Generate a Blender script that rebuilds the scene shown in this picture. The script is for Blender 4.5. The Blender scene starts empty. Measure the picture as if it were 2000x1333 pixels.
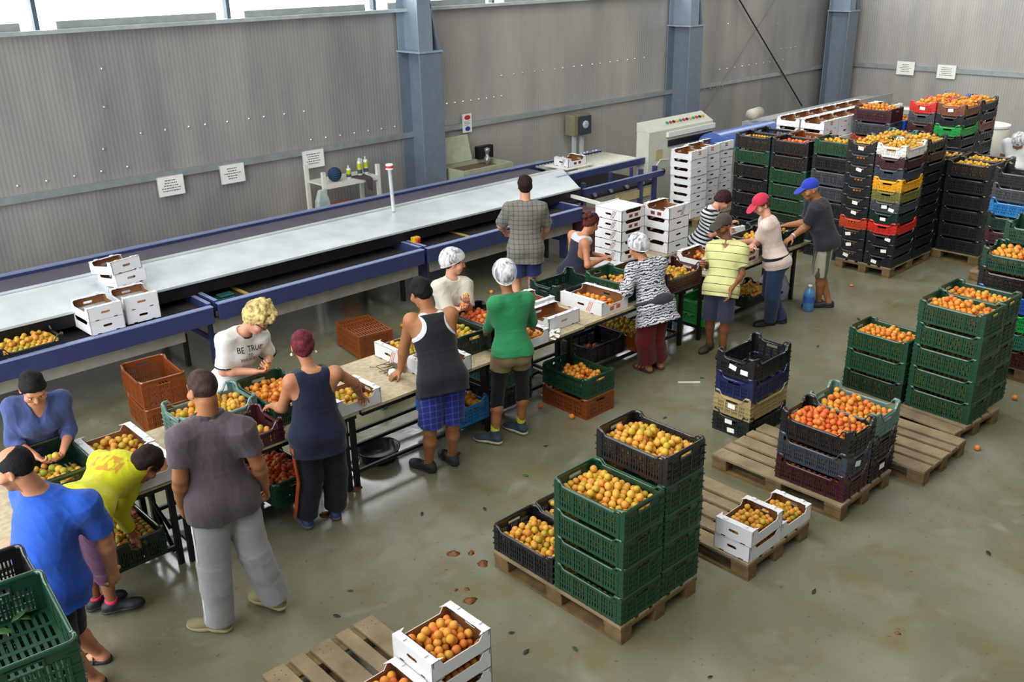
import bpy, bmesh, math, random
import numpy as np
from mathutils import Vector, Matrix, Euler
from mathutils.geometry import tessellate_polygon
from mathutils.bvhtree import BVHTree

RND = random.Random(11)
PI = math.pi
scene = bpy.context.scene
COL = scene.collection

# ------------------------------------------------------------------ helpers
def lin(c):
    return tuple((x/12.92 if x <= .04045 else ((x+.055)/1.055)**2.4) for x in c)

def hexc(h):
    return lin(tuple(int(h[i:i+2], 16)/255 for i in (0, 2, 4)))

MATS = {}
def M(name, color, rough=.55, metal=0., var=.12, scale=9., bump=0., bscale=60., spec=.5, alpha=1.):
    """plain procedural material: colour with a soft noise variation"""
    if name in MATS: return MATS[name]
    if isinstance(color, str): color = hexc(color)
    m = bpy.data.materials.new(name); m.use_nodes = True
    nt = m.node_tree; b = nt.nodes['Principled BSDF']
    b.inputs['Roughness'].default_value = rough
    b.inputs['Metallic'].default_value = metal
    b.inputs['Specular IOR Level'].default_value = spec
    geo = nt.nodes.new('ShaderNodeNewGeometry')
    n = nt.nodes.new('ShaderNodeTexNoise'); n.inputs['Scale'].default_value = scale; n.inputs['Detail'].default_value = 4
    nt.links.new(geo.outputs['Position'], n.inputs['Vector'])
    r = nt.nodes.new('ShaderNodeValToRGB')
    r.color_ramp.elements[0].position = .3; r.color_ramp.elements[1].position = .7
    r.color_ramp.elements[0].color = (*[max(0, c*(1-var)) for c in color], 1)
    r.color_ramp.elements[1].color = (*[min(1, c*(1+var)) for c in color], 1)
    nt.links.new(n.outputs['Fac'], r.inputs['Fac'])
    nt.links.new(r.outputs['Color'], b.inputs['Base Color'])
    if bump:
        n2 = nt.nodes.new('ShaderNodeTexNoise'); n2.inputs['Scale'].default_value = bscale
        nt.links.new(geo.outputs['Position'], n2.inputs['Vector'])
        bp = nt.nodes.new('ShaderNodeBump'); bp.inputs['Strength'].default_value = bump; bp.inputs['Distance'].default_value = .01
        nt.links.new(n2.outputs['Fac'], bp.inputs['Height']); nt.links.new(bp.outputs['Normal'], b.inputs['Normal'])
    if alpha < 1: b.inputs['Alpha'].default_value = alpha
    MATS[name] = m
    return m

class MB:
    """collects shapes into one mesh"""
    def __init__(s): s.v = []; s.f = []; s.mi = []; s.cur = 0
    def mat(s, i): s.cur = i; return s
    def add(s, vs, fs):
        o = len(s.v); s.v += [tuple(v) for v in vs]
        for f in fs: s.f.append(tuple(o+i for i in f)); s.mi.append(s.cur)
        return s
    def box(s, c, d, rot=None):
        hx, hy, hz = d[0]/2, d[1]/2, d[2]/2
        vs = [Vector((x, y, z)) for x in (-hx, hx) for y in (-hy, hy) for z in (-hz, hz)]
        if rot is not None: vs = [rot @ v for v in vs]
        c = Vector(c)
        return s.add([v+c for v in vs], [(0,1,3,2),(4,6,7,5),(0,4,5,1),(2,3,7,6),(0,2,6,4),(1,5,7,3)])
    def b2(s, x0, x1, y0, y1, z0, z1):
        return s.box(((x0+x1)/2, (y0+y1)/2, (z0+z1)/2), (abs(x1-x0), abs(y1-y0), abs(z1-z0)))
    def tube(s, pts, r, n=8, cap=True):
        pts = [Vector(p) for p in pts]; rs = r if isinstance(r, (list, tuple)) else [r]*len(pts)
        vs = []; prev = None
        for i, p in enumerate(pts):
            t = (pts[min(i+1, len(pts)-1)]-pts[max(i-1, 0)]).normalized()
            a = prev if prev is not None else (Vector((0,0,1)) if abs(t.z) < .9 else Vector((1,0,0)))
            u = (a - t*a.dot(t)).normalized(); w = t.cross(u); prev = u
            for k in range(n):
                an = 2*PI*k/n; vs.append(p+(u*math.cos(an)+w*math.sin(an))*rs[i])
        fs = []
        for i in range(len(pts)-1):
            for k in range(n):
                k2 = (k+1) % n; fs.append((i*n+k, i*n+k2, (i+1)*n+k2, (i+1)*n+k))
        if cap: fs.append(tuple(range(n-1, -1, -1))); fs.append(tuple((len(pts)-1)*n+k for k in range(n)))
        return s.add(vs, fs)
    def bar(s, a, b, w, h=None, up=(0,0,1)):
        a = Vector(a); b = Vector(b); h = h or w; t = (b-a).normalized(); up = Vector(up)
        if abs(t.dot(up)) > .95: up = Vector((1,0,0))
        u = t.cross(up).normalized(); q = u.cross(t)
        vs = [p+u*x*w/2+q*y*h/2 for p in (a, b) for x, y in ((-1,-1),(1,-1),(1,1),(-1,1))]
        return s.add(vs, [(3,2,1,0),(4,5,6,7),(0,1,5,4),(1,2,6,5),(2,3,7,6),(3,0,4,7)])
    def lathe(s, prof, c=(0,0,0), n=20):
        vs = []; c = Vector(c)
        for r, z in prof:
            for k in range(n): vs.append(c+Vector((r*math.cos(2*PI*k/n), r*math.sin(2*PI*k/n), z)))
        fs = []
        for i in range(len(prof)-1):
            for k in range(n):
                k2 = (k+1) % n; fs.append((i*n+k, i*n+k2, (i+1)*n+k2, (i+1)*n+k))
        fs.append(tuple(range(n-1, -1, -1))); fs.append(tuple((len(prof)-1)*n+k for k in range(n)))
        return s.add(vs, fs)
    def plate(s, loops, thick, mtx):
        """extruded polygon with holes; loops in local xy, thickness along local z"""
        flat = [Vector((x, y, 0)) for lp in loops for x, y in lp]
        tris = tessellate_polygon([[Vector((x, y, 0)) for x, y in lp] for lp in loops])
        n = len(flat)
        vs = [mtx @ v for v in flat]+[mtx @ (v+Vector((0,0,thick))) for v in flat]
        fs = [tuple(t) for t in tris]+[tuple(n+i for i in reversed(t)) for t in tris]
        o = 0
        for lp in loops:
            k = len(lp)
            for i in range(k):
                j = (i+1) % k; fs.append((o+i, o+j, n+o+j, n+o+i))
            o += k
        return s.add(vs, fs)
    def mesh(s, name, mats, smooth=False, fix=True):
        me = bpy.data.meshes.new(name); me.from_pydata(s.v, [], s.f)
        mats = mats if isinstance(mats, (list, tuple)) else [mats]
        for m in mats: me.materials.append(m)
        if len(mats) > 1: me.polygons.foreach_set('material_index', s.mi)
        if fix:
            bm = bmesh.new(); bm.from_mesh(me); bmesh.ops.recalc_face_normals(bm, faces=bm.faces); bm.to_mesh(me); bm.free()
        if smooth: me.polygons.foreach_set('use_smooth', [True]*len(me.polygons))
        return me
    def build(s, name, mats, parent=None, smooth=False, bevel=0.):
        o = link(name, s.mesh(name, mats, smooth), parent)
        if bevel:
            md = o.modifiers.new('Bevel', 'BEVEL'); md.width = bevel; md.segments = 2; md.limit_method = 'ANGLE'
        return o

def link(name, data, parent=None, loc=None, rz=None):
    o = bpy.data.objects.new(name, data); COL.objects.link(o)
    if parent is not None: o.parent = parent
    if loc is not None: o.location = loc
    if rz is not None: o.rotation_euler = (0, 0, rz)
    return o

def tag(o, label, cat, group=None):
    o['label'] = label; o['category'] = cat
    if group: o['group'] = group
    return o

def thing(name, label, cat, loc=(0,0,0), rz=0., group=None):
    return tag(link(name, None, None, loc, rz), label, cat, group)

def struct(o): o['kind'] = 'structure'; return o

def auto_smooth(me, ang=35):
    me.polygons.foreach_set('use_smooth', [True]*len(me.polygons))
    bm = bmesh.new(); bm.from_mesh(me)
    for e in bm.edges:
        if len(e.link_faces) == 2 and e.calc_face_angle(0) > math.radians(ang): e.smooth = False
    bm.to_mesh(me); bm.free()

# ------------------------------------------------------------------ camera
def cam_setup():
    yaw, pit, rol = .74763537, .38200794, -.02013268
    cy, sy = math.cos(yaw), math.sin(yaw)
    fw = Vector((sy*math.cos(pit), cy*math.cos(pit), -math.sin(pit))); rt = Vector((cy, -sy, 0)); up = rt.cross(fw)
    c, s = math.cos(rol), math.sin(rol)
    r2 = c*rt+s*up; u2 = -s*rt+c*up
    cd = bpy.data.cameras.new('camera'); cd.sensor_width = 36; cd.lens = 1863.47*36/2000; cd.clip_end = 200
    o = bpy.data.objects.new('camera', cd); COL.objects.link(o)
    o.matrix_world = Matrix(((r2.x, u2.x, -fw.x, 0), (r2.y, u2.y, -fw.y, 0), (r2.z, u2.z, -fw.z, 4.1), (0, 0, 0, 1)))
    scene.camera = o
cam_setup()
CAM = Vector((0, 0, 4.1))

# ------------------------------------------------------------------ room
YW = 12.1; XW = 22.0; XL = -3.2; SILL = 3.42
def wall_mat(name, axis):
    m = bpy.data.materials.new(name); m.use_nodes = True; nt = m.node_tree; b = nt.nodes['Principled BSDF']
    geo = nt.nodes.new('ShaderNodeNewGeometry'); sep = nt.nodes.new('ShaderNodeSeparateXYZ'); nt.links.new(geo.outputs['Position'], sep.inputs[0])
    u = sep.outputs[axis]
    def math_(op, a, v=None):
        n = nt.nodes.new('ShaderNodeMath'); n.operation = op
        if hasattr(a, 'links'): nt.links.new(a, n.inputs[0])
        else: n.inputs[0].default_value = a
        if v is not None:
            if hasattr(v, 'links'): nt.links.new(v, n.inputs[1])
            else: n.inputs[1].default_value = v
        return n.outputs[0]
    rib = math_('SINE', math_('MULTIPLY', u, 2*PI/.055))
    # each sheet of the cladding has a slightly different tone
    sheet = math_('FLOOR', math_('DIVIDE', u, 1.05))
    wn = nt.nodes.new('ShaderNodeTexWhiteNoise'); wn.noise_dimensions = '1D'; nt.links.new(sheet, wn.inputs['W'])
    nz = nt.nodes.new('ShaderNodeTexNoise'); nz.inputs['Scale'].default_value = 1.1; nz.inputs['Detail'].default_value = 6
    mp = nt.nodes.new('ShaderNodeMapping'); mp.inputs['Scale'].default_value = (2.2, 2.2, .5); nt.links.new(geo.outputs['Position'], mp.inputs[0]); nt.links.new(mp.outputs[0], nz.inputs['Vector'])
    f = math_('ADD', math_('MULTIPLY', wn.outputs['Value'], .09), math_('MULTIPLY', nz.outputs['Fac'], .5))
    f = math_('ADD', f, math_('MULTIPLY', rib, .025))
    if axis == 0:        # daylight glow of the middle bay, painted in as a paler tone
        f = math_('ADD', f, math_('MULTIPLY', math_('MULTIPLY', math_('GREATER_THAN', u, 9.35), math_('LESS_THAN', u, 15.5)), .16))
    else: f = math_('ADD', f, .14)  # end walls lightened in colour too, for the light the right one catches
    r = nt.nodes.new('ShaderNodeValToRGB'); e = r.color_ramp.elements
    e[0].position = .1; e[0].color = (*hexc('868586'), 1); e[1].position = .66; e[1].color = (*hexc('c4bfb8'), 1)
    nt.links.new(f, r.inputs['Fac']); nt.links.new(r.outputs['Color'], b.inputs['Base Color'])
    b.inputs['Roughness'].default_value = .38; b.inputs['Metallic'].default_value = .25
    bp = nt.nodes.new('ShaderNodeBump'); bp.inputs['Strength'].default_value = .11; bp.inputs['Distance'].default_value = .008
    nt.links.new(rib, bp.inputs['Height']); nt.links.new(bp.outputs['Normal'], b.inputs['Normal'])
    return m

def floor_mat():
    m = bpy.data.materials.new('polished_concrete'); m.use_nodes = True; nt = m.node_tree; b = nt.nodes['Principled BSDF']
    geo = nt.nodes.new('ShaderNodeNewGeometry'); L = nt.links.new
    def noise(scale, det=5, dist=0.):
        n = nt.nodes.new('ShaderNodeTexNoise'); n.inputs['Scale'].default_value = scale; n.inputs['Detail'].default_value = det; n.inputs['Distortion'].default_value = dist
        L(geo.outputs['Position'], n.inputs['Vector']); return n.outputs['Fac']
    def ramp(f, stops):
        r = nt.nodes.new('ShaderNodeValToRGB'); e = r.color_ramp.elements
        e[0].position, e[0].color = stops[0][0], (*stops[0][1], 1); e[1].position, e[1].color = stops[-1][0], (*stops[-1][1], 1)
        for p, c in stops[1:-1]: x = e.new(p); x.color = (*c, 1)
        L(f, r.inputs['Fac']); return r.outputs['Color']
    def mix(f, a, c, mode='MIX'):
        n = nt.nodes.new('ShaderNodeMix'); n.data_type = 'RGBA'; n.blend_type = mode
        if hasattr(f, 'links'): L(f, n.inputs[0])
        else: n.inputs[0].default_value = f
        for s, i in ((a, 6), (c, 7)):
            if hasattr(s, 'links'): L(s, n.inputs[i])
            else: n.inputs[i].default_value = (*s, 1)
        return n.outputs[2]
    g = lambda v: (v, v, v)
    base = ramp(noise(.9, 6, .4), [(.3, hexc('67654c')), (.5, hexc('77745e')), (.72, hexc('87867a'))])
    base = mix(ramp(noise(3.2, 8, .6), [(.52, g(0)), (.72, g(.6))]), base, hexc('6d6238'))      # ochre juice stains
    base = mix(ramp(noise(26, 3), [(.66, g(0)), (.73, g(.75))]), base, hexc('45412f'))            # grime specks
    base = mix(ramp(noise(2.1, 5, 1.), [(.6, g(0)), (.8, g(.4))]), base, hexc('a3a49e'))         # worn, paler patches
    L(base, b.inputs['Base Color'])
    ro = ramp(noise(1.4, 6, .8), [(.35, g(.24)), (.65, g(.46))])
    # the floor is wet under and behind the tables
    sp = nt.nodes.new('ShaderNodeSeparateXYZ'); L(geo.outputs['Position'], sp.inputs[0])
    mr = nt.nodes.new('ShaderNodeMapRange'); mr.inputs[1].default_value = 5.3; mr.inputs[2].default_value = 6.2; L(sp.outputs[1], mr.inputs[0])
    wet = nt.nodes.new('ShaderNodeMath'); wet.operation = 'MULTIPLY'; L(mr.outputs[0], wet.inputs[0]); L(ramp(noise(1.8, 4), [(.35, g(.5)), (.6, g(1))]), wet.inputs[1])
    L(mix(wet.outputs[0], ro, g(.085)), b.inputs['Roughness'])
    sl_ = nt.nodes.new('ShaderNodeMath'); sl_.operation = 'MULTIPLY_ADD'; L(wet.outputs[0], sl_.inputs[0]); sl_.inputs[1].default_value = .5; sl_.inputs[2].default_value = .5; L(sl_.outputs[0], b.inputs['Specular IOR Level'])
    b.inputs['Specular IOR Level'].default_value = .6
    bp = nt.nodes.new('ShaderNodeBump'); bp.inputs['Strength'].default_value = .08; bp.inputs['Distance'].default_value = .01
    L(noise(14, 6), bp.inputs['Height']); L(bp.outputs['Normal'], b.inputs['Normal'])
    return m

m_steel = M('blue_grey_steel', '76828f', .45, .2, .08)
m_rail = M('galvanised_rail', 'b4bcbd', .35, .6, .1)
m_frame = M('window_frame_grey', 'a9b0b0', .4, .3)

struct(MB().b2(XL, XW+.2, -3.5, YW+.2, -.1, 0).build('floor', floor_mat()))
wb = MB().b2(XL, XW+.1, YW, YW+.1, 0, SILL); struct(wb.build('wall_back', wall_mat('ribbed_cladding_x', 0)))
WALL = bpy.data.objects['wall_back']
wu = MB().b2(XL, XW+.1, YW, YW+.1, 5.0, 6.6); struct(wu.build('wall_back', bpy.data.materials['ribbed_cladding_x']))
struct(MB().b2(XW, XW+.1, -3.5, YW, 0, 6.6).build('wall_right', wall_mat('ribbed_cladding_y', 1)))
mceil = M('ceiling_sheet', '7d8080', .8)
cl = MB()
cl.b2(XL, XW+.1, -3.6, YW+.1, 6.6, 6.7)
struct(cl.build('ceiling', mceil))
struct(MB().b2(XL, XW+.1, -3.6, -3.5, 0, 6.6).build('wall_front', M('front_wall_sheet', '6f7172', .7)))
wl = MB(); wl.b2(XL-.1, XL, -3.5, 1.5, 0, 6.6).b2(XL-.1, XL, 10.5, YW, 0, 6.6).b2(XL-.1, XL, 1.5, 10.5, 5.2, 6.6)      # wall with the big open gate
struct(wl.build('wall_left', wall_mat('ribbed_cladding_left', 1)))
# rails (purlins) and window ledge
struct(MB().b2(XL, XW, YW-.07, YW-.003, 1.53, 1.61).build('trim_1', m_rail))
struct(MB().b2(XL, XW, YW-.16, YW-.003, SILL-.03, SILL+.015).build('trim_2', M('sill_metal', 'c4cfcf', .35, .4)))
struct(MB().b2(XW-.07, XW-.003, -3.5, YW-.08, 1.56, 1.65).build('trim_3', m_rail))

m_glass = bpy.data.materials.new('window_glass'); m_glass.use_nodes = True
nt = m_glass.node_tree; nt.nodes.remove(nt.nodes['Principled BSDF'])
tr = nt.nodes.new('ShaderNodeBsdfTransparent'); gl = nt.nodes.new('ShaderNodeBsdfGlossy'); gl.inputs['Roughness'].default_value = .05
mx = nt.nodes.new('ShaderNodeMixShader'); mx.inputs[0].default_value = .06
nt.links.new(tr.outputs[0], mx.inputs[1]); nt.links.new(gl.outputs[0], mx.inputs[2]); nt.links.new(mx.outputs[0], nt.nodes['Material Output'].inputs[0])
mull = [XL, -1.0, 1.5, 3.9, 6.3, 8.62, 10.95, 13.3, 15.7, 18.1, 20.4, XW]
m_mull = M('window_mullion', '55606a', .5)
for i in range(len(mull)-1):
    a, b = mull[i], mull[i+1]
    w = MB(); w.b2(a-.025, a+.025, YW-.01, YW+.09, SILL+.015, 5.0)
    w.b2(a+.025, b-.025, YW, YW+.08, 4.93, 5.0)
    fo = w.build('window_%d' % (i+1), m_mull); struct(fo)
    lo = MB(); lo.b2(a+.2, b-.2, YW-.05, YW+.06, SILL+.016, SILL+.1); lo.build('window_frame', m_frame, fo)
    MB().b2(a+.025, b-.025, YW+.035, YW+.041, SILL+.016, 4.93).build('pane', m_glass, fo)

# screw heads and bright fixings of the cladding, small parts of the walls
sc = MB(); sc.lathe([(.017, 0), (.017, .008), (.008, .015)], n=8); ms = sc.mesh('screw_head', M('bright_zinc', 'e6e6e2', .25, .8))
def screw(x, z):
    o = link('screw_head', ms, WALL); o.location = (x, YW-.002, z); o.rotation_euler = (PI/2, 0, 0)
for k in range(9): screw(4.9+.29*k+.03*(k % 3), 2.13)
for k in range(8): screw(2.35+.33*k, 1.7+.006*k)
for k in range(8): screw(7.35+.25*k, 1.72)
for k in range(16): screw(11.1+.245*k+.04*(k % 2), 2.28)
for k in range(8): screw(9.9+.17*k, 1.95)
for k in range(10): screw(17.3+.27*k, 1.85)
for k in range(6): screw(16.35+.22*k, 1.5)
for k in range(4): screw(19.6+.2*k, 2.1)
for x, z in ((4.55, 2.95), (4.5, 2.5), (4.4, 2.0), (16.4, 2.3), (16.45, 2.15), (16.5, 1.3), (16.55, 1.1), (19.4, 2.65), (17.5, 2.75)): screw(x, z)

# steel columns with bearing plate
def column(x, label, y=11.72):
    t = thing('steel_column', label, 'column', (x, y, 0))
    f = MB(); f.b2(-.21, .21, -.18, -.16, 0, 2.82).b2(-.012, .012, -.16, .34, 0, 2.82).b2(-.21, .21, .34, .36, 0, 2.82)
    f.build('column_shaft', m_steel, t, bevel=.004)
    MB().b2(-.225, .225, -.21, .36, 2.82, 2.845).build('bearing_plate', M('plate_pale', '9fb0bd', .4, .3), t)
    u = MB(); u.b2(-.2, .06, -.17, -.15, 2.845, 6.6).b2(-.08, -.056, -.15, .34, 2.845, 6.6).b2(-.2, .2, .32, .34, 2.845, 6.6)
    u.build('tapered_shaft', M('steel_pale', '8d9aa8', .4, .25, .06), t)
    k = MB(); k.add([(.2, -.17, 2.845), (.06, -.17, 3.5), (.06, .3, 3.5), (.2, .3, 2.845), (.18, -.17, 2.845), (.04, -.17, 3.5), (.04, .3, 3.5), (.18, .3, 2.845)],
                    [(0,1,2,3),(7,6,5,4),(0,4,5,1),(2,6,7,3),(1,5,6,2),(0,3,7,4)])
    k.build('stiffener', m_steel, t)
column(9.17, 'blue-grey steel column left of the open grey cabinet')
column(15.68, 'blue-grey steel column behind the white control cabinet')
column(21.45, 'blue-grey steel column in the far corner of the hall', 11.6)
br = thing('brace_rod', 'thin dark diagonal brace rod on the far bay of wall', 'brace rod', (0,0,0))
MB().tube([(17.55, 12.0, 3.35), (20.55, 12.0, .75)], .016, 6).build('rod', M('dark_rod', '2c2e31', .5, .5), br)
br = thing('brace_rod', 'thin pale diagonal brace rod crossing the dark one', 'brace rod', (0,0,0))
MB().tube([(19.6, 12.03, 3.6), (16.2, 12.03, .6)], .008, 6).build('rod', M('pale_rod', '7b7c7d', .6, .2), br)

# ------------------------------------------------------------------ crates
CC = {'green': '17402b', 'dark green': '0f2a1f', 'black': '17181b', 'grey': '3f4247', 'navy': '161d4a', 'beige': 'a08d62', 'maroon': '3c191f', 'slate': '323a45',
      'red': 'c4261c', 'orange': '7c3d16', 'orange-red': 'b23a1c', 'blue': '1f6fae', 'bright blue': '1d4fae', 'yellow': 'dc9c10', 'white': 'd4d4ce', 'olive': '6e6b35',
      'lime green': '1f9440', 'teal': '2d6f5e', 'grey-green': '5f7d74', 'brown': '70402c'}
def plastic(c):
    return M('plastic_'+c.replace(' ', '_'), CC[c], .36, 0, .1, 5, spec=.6)
CTYPE = {  # L, W, H, corner raise, fine bars, panels
    'A': (.60, .40, .21, .0, True, 4), 'C': (.60, .40, .19, .038, True, 5), 'D': (.60, .40, .145, .03, False, 5), 'O': (.60, .42, .28, .0, True, 4)}
_cm = {}
def crate_meshes(ty, c):
    k = (ty, c)
    if k in _cm: return _cm[k]
    L, W, H, up, fine, npan = CTYPE[ty]
    low = H-.028                                  # height of the lowered rim on the long sides
    b = MB(); t = .006
    pc = .05                                      # corner post width
    for sx in (-1, 1):
        for sy in (-1, 1):
            hz = H+up-.012
            b.b2(sx*(L/2-.004), sx*(L/2-pc), sy*(W/2-.004), sy*(W/2-.012), 0, hz)
            b.b2(sx*(L/2-.004), sx*(L/2-.012), sy*(W/2-.012), sy*(W/2-pc), 0, hz)
            for z in (.05, H*.45, H*.72):           # little ledges round the corner posts
                b.b2(sx*(L/2+.003), sx*(L/2-pc), sy*(W/2+.003), sy*(W/2-.006), z, z+.006)
                b.b2(sx*(L/2+.003), sx*(L/2-.006), sy*(W/2-.006), sy*(W/2-pc), z, z+.006)
    def side(half, dist, axis, topz, handle):
        # lattice panel along local u at distance dist; bars fill between posts
        def put(u0, u1, z0, z1, d0, d1):
            for s in (-1, 1):
                if axis == 'x': b.b2(u0, u1, s*d0, s*d1, z0, z1)
                else: b.b2(s*d0, s*d1, u0, u1, z0, z1)
        u = half-pc
        hg = .062
        put(-u, u, 0, .026, dist-.012, dist-.004)
        if handle:
            put(-u, -hg, topz-.068, topz-.008, dist-.012, dist-.005); put(hg, u, topz-.068, topz-.008, dist-.012, dist-.005)
            put(-hg, hg, topz-.028, topz-.008, dist-.012, dist-.005)
        else: put(-u, u, topz-.04, topz-.008, dist-.012, dist-.005)
        zt = topz-.068 if handle else topz-.04
        n = npan if axis == 'x' else max(3, npan-1)
        for i in range(n+1):
            x = -u+2*u*i/n; w = .006
            put(x-w, x+w, 0, zt+.03 if not handle else zt, dist-.013, dist-.001)
        rows = 3 if fine else 2
        for j in range(1, rows):
            z = .026+(zt-.026)*j/rows; put(-u, u, z-.004, z+.004, dist-.012, dist-.002)
        for i in range(n):
            x0 = -u+2*u*i/n+.006; x1 = -u+2*u*(i+1)/n-.006; m = 5 if fine else 3
            for q in range(m):
                xc = x0+(x1-x0)*(q+.5)/m; wb_ = (x1-x0)/m*(.29 if fine else .36)
                put(xc-wb_, xc+wb_, .02, zt+.004, dist-.011, dist-.005)
    side(L/2, W/2, 'x', low, False); side(W/2, L/2, 'y', H, True)
    # base grid
    n = 13
    for i in range(n):
        y = -W/2+.02+(W-.04)*i/(n-1); b.b2(-L/2+.01, L/2-.01, y-.008, y+.008, .004, .010)
    for i in range(6):
        x = -L/2+.02+(L-.04)*i/5; b.b2(x-.012, x+.012, -W/2+.01, W/2-.01, .002, .011)
    body = b.mesh('crate_body', plastic(c))
    # rim: rounded rectangular sweep whose height steps at the corners
    pts = []; r = .035; hx, hy = L/2-.004, W/2-.004
    def zed(x, y):
        ax = (hx-abs(x)); ay = (hy-abs(y))
        if up:
            d = max(ax, ay); s = min(1, max(0, (d-.055)/.045)); s = s*s*(3-2*s)
            lowz = low if ay < .03 else H-.02
            return (H+up)*(1-s)+lowz*s
        s = min(1, max(0, (ax-.055)/.03)) if ay < .03 else 0
        return H*(1-s)+low*s
    xs = [-hx+r, -hx+.055, -hx+.07, -hx+.085, -hx+.11, 0, hx-.11, hx-.085, hx-.07, hx-.055, hx-r]
    ys = [-hy+r, -hy+.055, -hy+.07, -hy+.085, -hy+.11, 0, hy-.11, hy-.085, hy-.07, hy-.055, hy-r]
    seq = [(x, -hy) for x in xs]
    seq += [(hx-r+r*math.sin(a), -hy+r-r*math.cos(a)) for a in (PI/8, PI/4, 3*PI/8)]
    seq += [(hx, y) for y in ys]
    seq += [(hx-r+r*math.cos(a), hy-r+r*math.sin(a)) for a in (PI/8, PI/4, 3*PI/8)]
    seq += [(x, hy) for x in reversed(xs)]
    seq += [(-hx+r-r*math.sin(a), hy-r+r*math.cos(a)) for a in (PI/8, PI/4, 3*PI/8)]
    seq += [(-hx, y) for y in reversed(ys)]
    seq += [(-hx+r-r*math.cos(a), -hy+r-r*math.sin(a)) for a in (PI/8, PI/4, 3*PI/8)]
    N = len(seq); vs = []; fs = []
    for i, (x, y) in enumerate(seq):
        a = Vector(seq[i-1]); c2 = Vector(seq[(i+1) % N]); tg = (c2-a).normalized(); nr = Vector((tg.y, -tg.x))
        z = zed(x, y)
        for o, dz in ((.009, -.016), (.009, -.003), (.005, .001), (-.006, .001), (-.010, -.003), (-.010, -.016)):
            vs.append((x+nr.x*o, y+nr.y*o, z+dz))
    for i in range(N):
        j = (i+1) % N
        for q in range(6): fs.append((i*6+q, i*6+(q+1) % 6, j*6+(q+1) % 6, j*6+q))
    rim = MB().add(vs, fs).mesh('crate_rim', M('rim_'+c.replace(' ', '_'), CC[c], .2, 0, .1, 5, spec=.9)); auto_smooth(rim, 50)
    h = MB(); h.b2(-.008, .006, -.066, .066, H-.036, H-.027).b2(-.008, .006, -.066, .066, H-.072, H-.065).b2(-.008, .006, -.07, -.062, H-.072, H-.027).b2(-.008, .006, .062, .07, H-.072, H-.027)
    hm = h.mesh('crate_handle', plastic(c))
    _cm[k] = (body, rim, hm); return _cm[k]

m_paper = M('white_paper', 'f0f0ea', .7, var=.03)
_lab = None
def label_card(root, ty, end=-1, du=0., z=.07):
    """white paper label on the short end of a crate"""
    global _lab
    if _lab is None: _lab = MB().b2(-.0015, .0015, -.038, .038, -.022, .022).mesh('paper_label', m_paper)
    L = CTYPE[ty][0]; o = link('paper_label', _lab, root); o.location = (end*(L/2+.001), du, z)
    o.rotation_euler = (RND.uniform(-.25, .25), 0, 0)
CRATES = []
def crate(ty, c, x, y, z, deg, label, group=None, flip=False):
    bm_, rm, hm = crate_meshes(ty, c); L, W, H = CTYPE[ty][:3]
    t = thing('plastic_crate', label, 'crate', (x, y, z), math.radians(deg), group)
    if flip: t.rotation_euler = (PI, 0, math.radians(deg)); t.location.z = z+H
    link('crate_body', bm_, t); link('rim', rm, t)
    for s in (-1, 1):
        h = link('handle', hm, t); h.location = (s*(L/2-.007), 0, 0); h.rotation_euler = (0, 0, 0 if s > 0 else PI)
    return t
ORD = ['top', 'second', 'third', 'fourth', 'fifth', 'sixth', 'seventh', 'eighth', 'ninth', 'tenth', 'eleventh', 'twelfth']
def stack(ty, cols, x, y, z, deg, desc, group, jit=.6):
    """cols from bottom to top; desc names the stack; returns the crate empties"""
    out = []; n = len(cols)
    for i, c in enumerate(cols):
        k = n-1-i
        tyy = ty
        if isinstance(c, tuple): tyy, c = c
        where = 'on top of' if k == 0 else ('at the bottom of' if k == n-1 else ORD[k]+' from top of')
        o = crate(tyy, c, x+RND.uniform(-.004, .004), y+RND.uniform(-.004, .004), z, deg+RND.uniform(-jit, jit), '%s plastic crate %s %s' % (c, where, desc), group)
        out.append((o, tyy, x, y, z, deg)); z += CTYPE[tyy][2]+.001
    return out

# ------------------------------------------------------------------ pallets
m_wood = M('pallet_wood', '87765a', .8, 0, .28, 5, .25, 90)
m_wood2 = M('pallet_block_wood', '6e5836', .8, 0, .28, 10, .3, 80)
def pallet(x, y, deg, label, parts=True):
    """euro pallet, local x is the 1.2 m side"""
    t = thing('wooden_pallet', label, 'pallet', (x, y, 0), math.radians(deg), 'wooden pallets on the hall floor')
    d = MB()
    for yy, w in ((-.3275, .145), (-.165, .10), (0, .145), (.165, .10), (.3275, .145)):
        d.box((RND.uniform(-.004, .004), yy, .133), (1.2, w, .022))
    dk = d.build('deck_boards', m_wood, t, bevel=.003)
    s = MB()
    for xx in (-.5275, 0, .5275): s.b2(xx-.0725, xx+.0725, -.4, .4, .1, .1215)
    s.build('stringer_boards', m_wood2, t)
    for xx in (-.5275, 0, .5275):
        for yy in (-.34, 0, .34):
            MB().box((xx, yy, .061), (.145, .11, .077)).build('block', m_wood2, t, bevel=.006)
    r = MB()
    for yy in (-.34, 0, .34): r.b2(-.6, .6, yy-.05, yy+.05, 0, .022)
    r.build('bottom_runners', m_wood2, t)
    n = MB()
    for xx in (-.55, -.5, 0, .05, .5, .55):
        for yy in (-.36, -.3, -.02, .03, .3, .35): n.lathe([(.004, .1441), (.004, .1448)], (xx+RND.uniform(-.01, .01), yy, 0), 6)
    n.build('nail_heads', M('nail', '2b241c', .6), dk)
    return t

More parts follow.
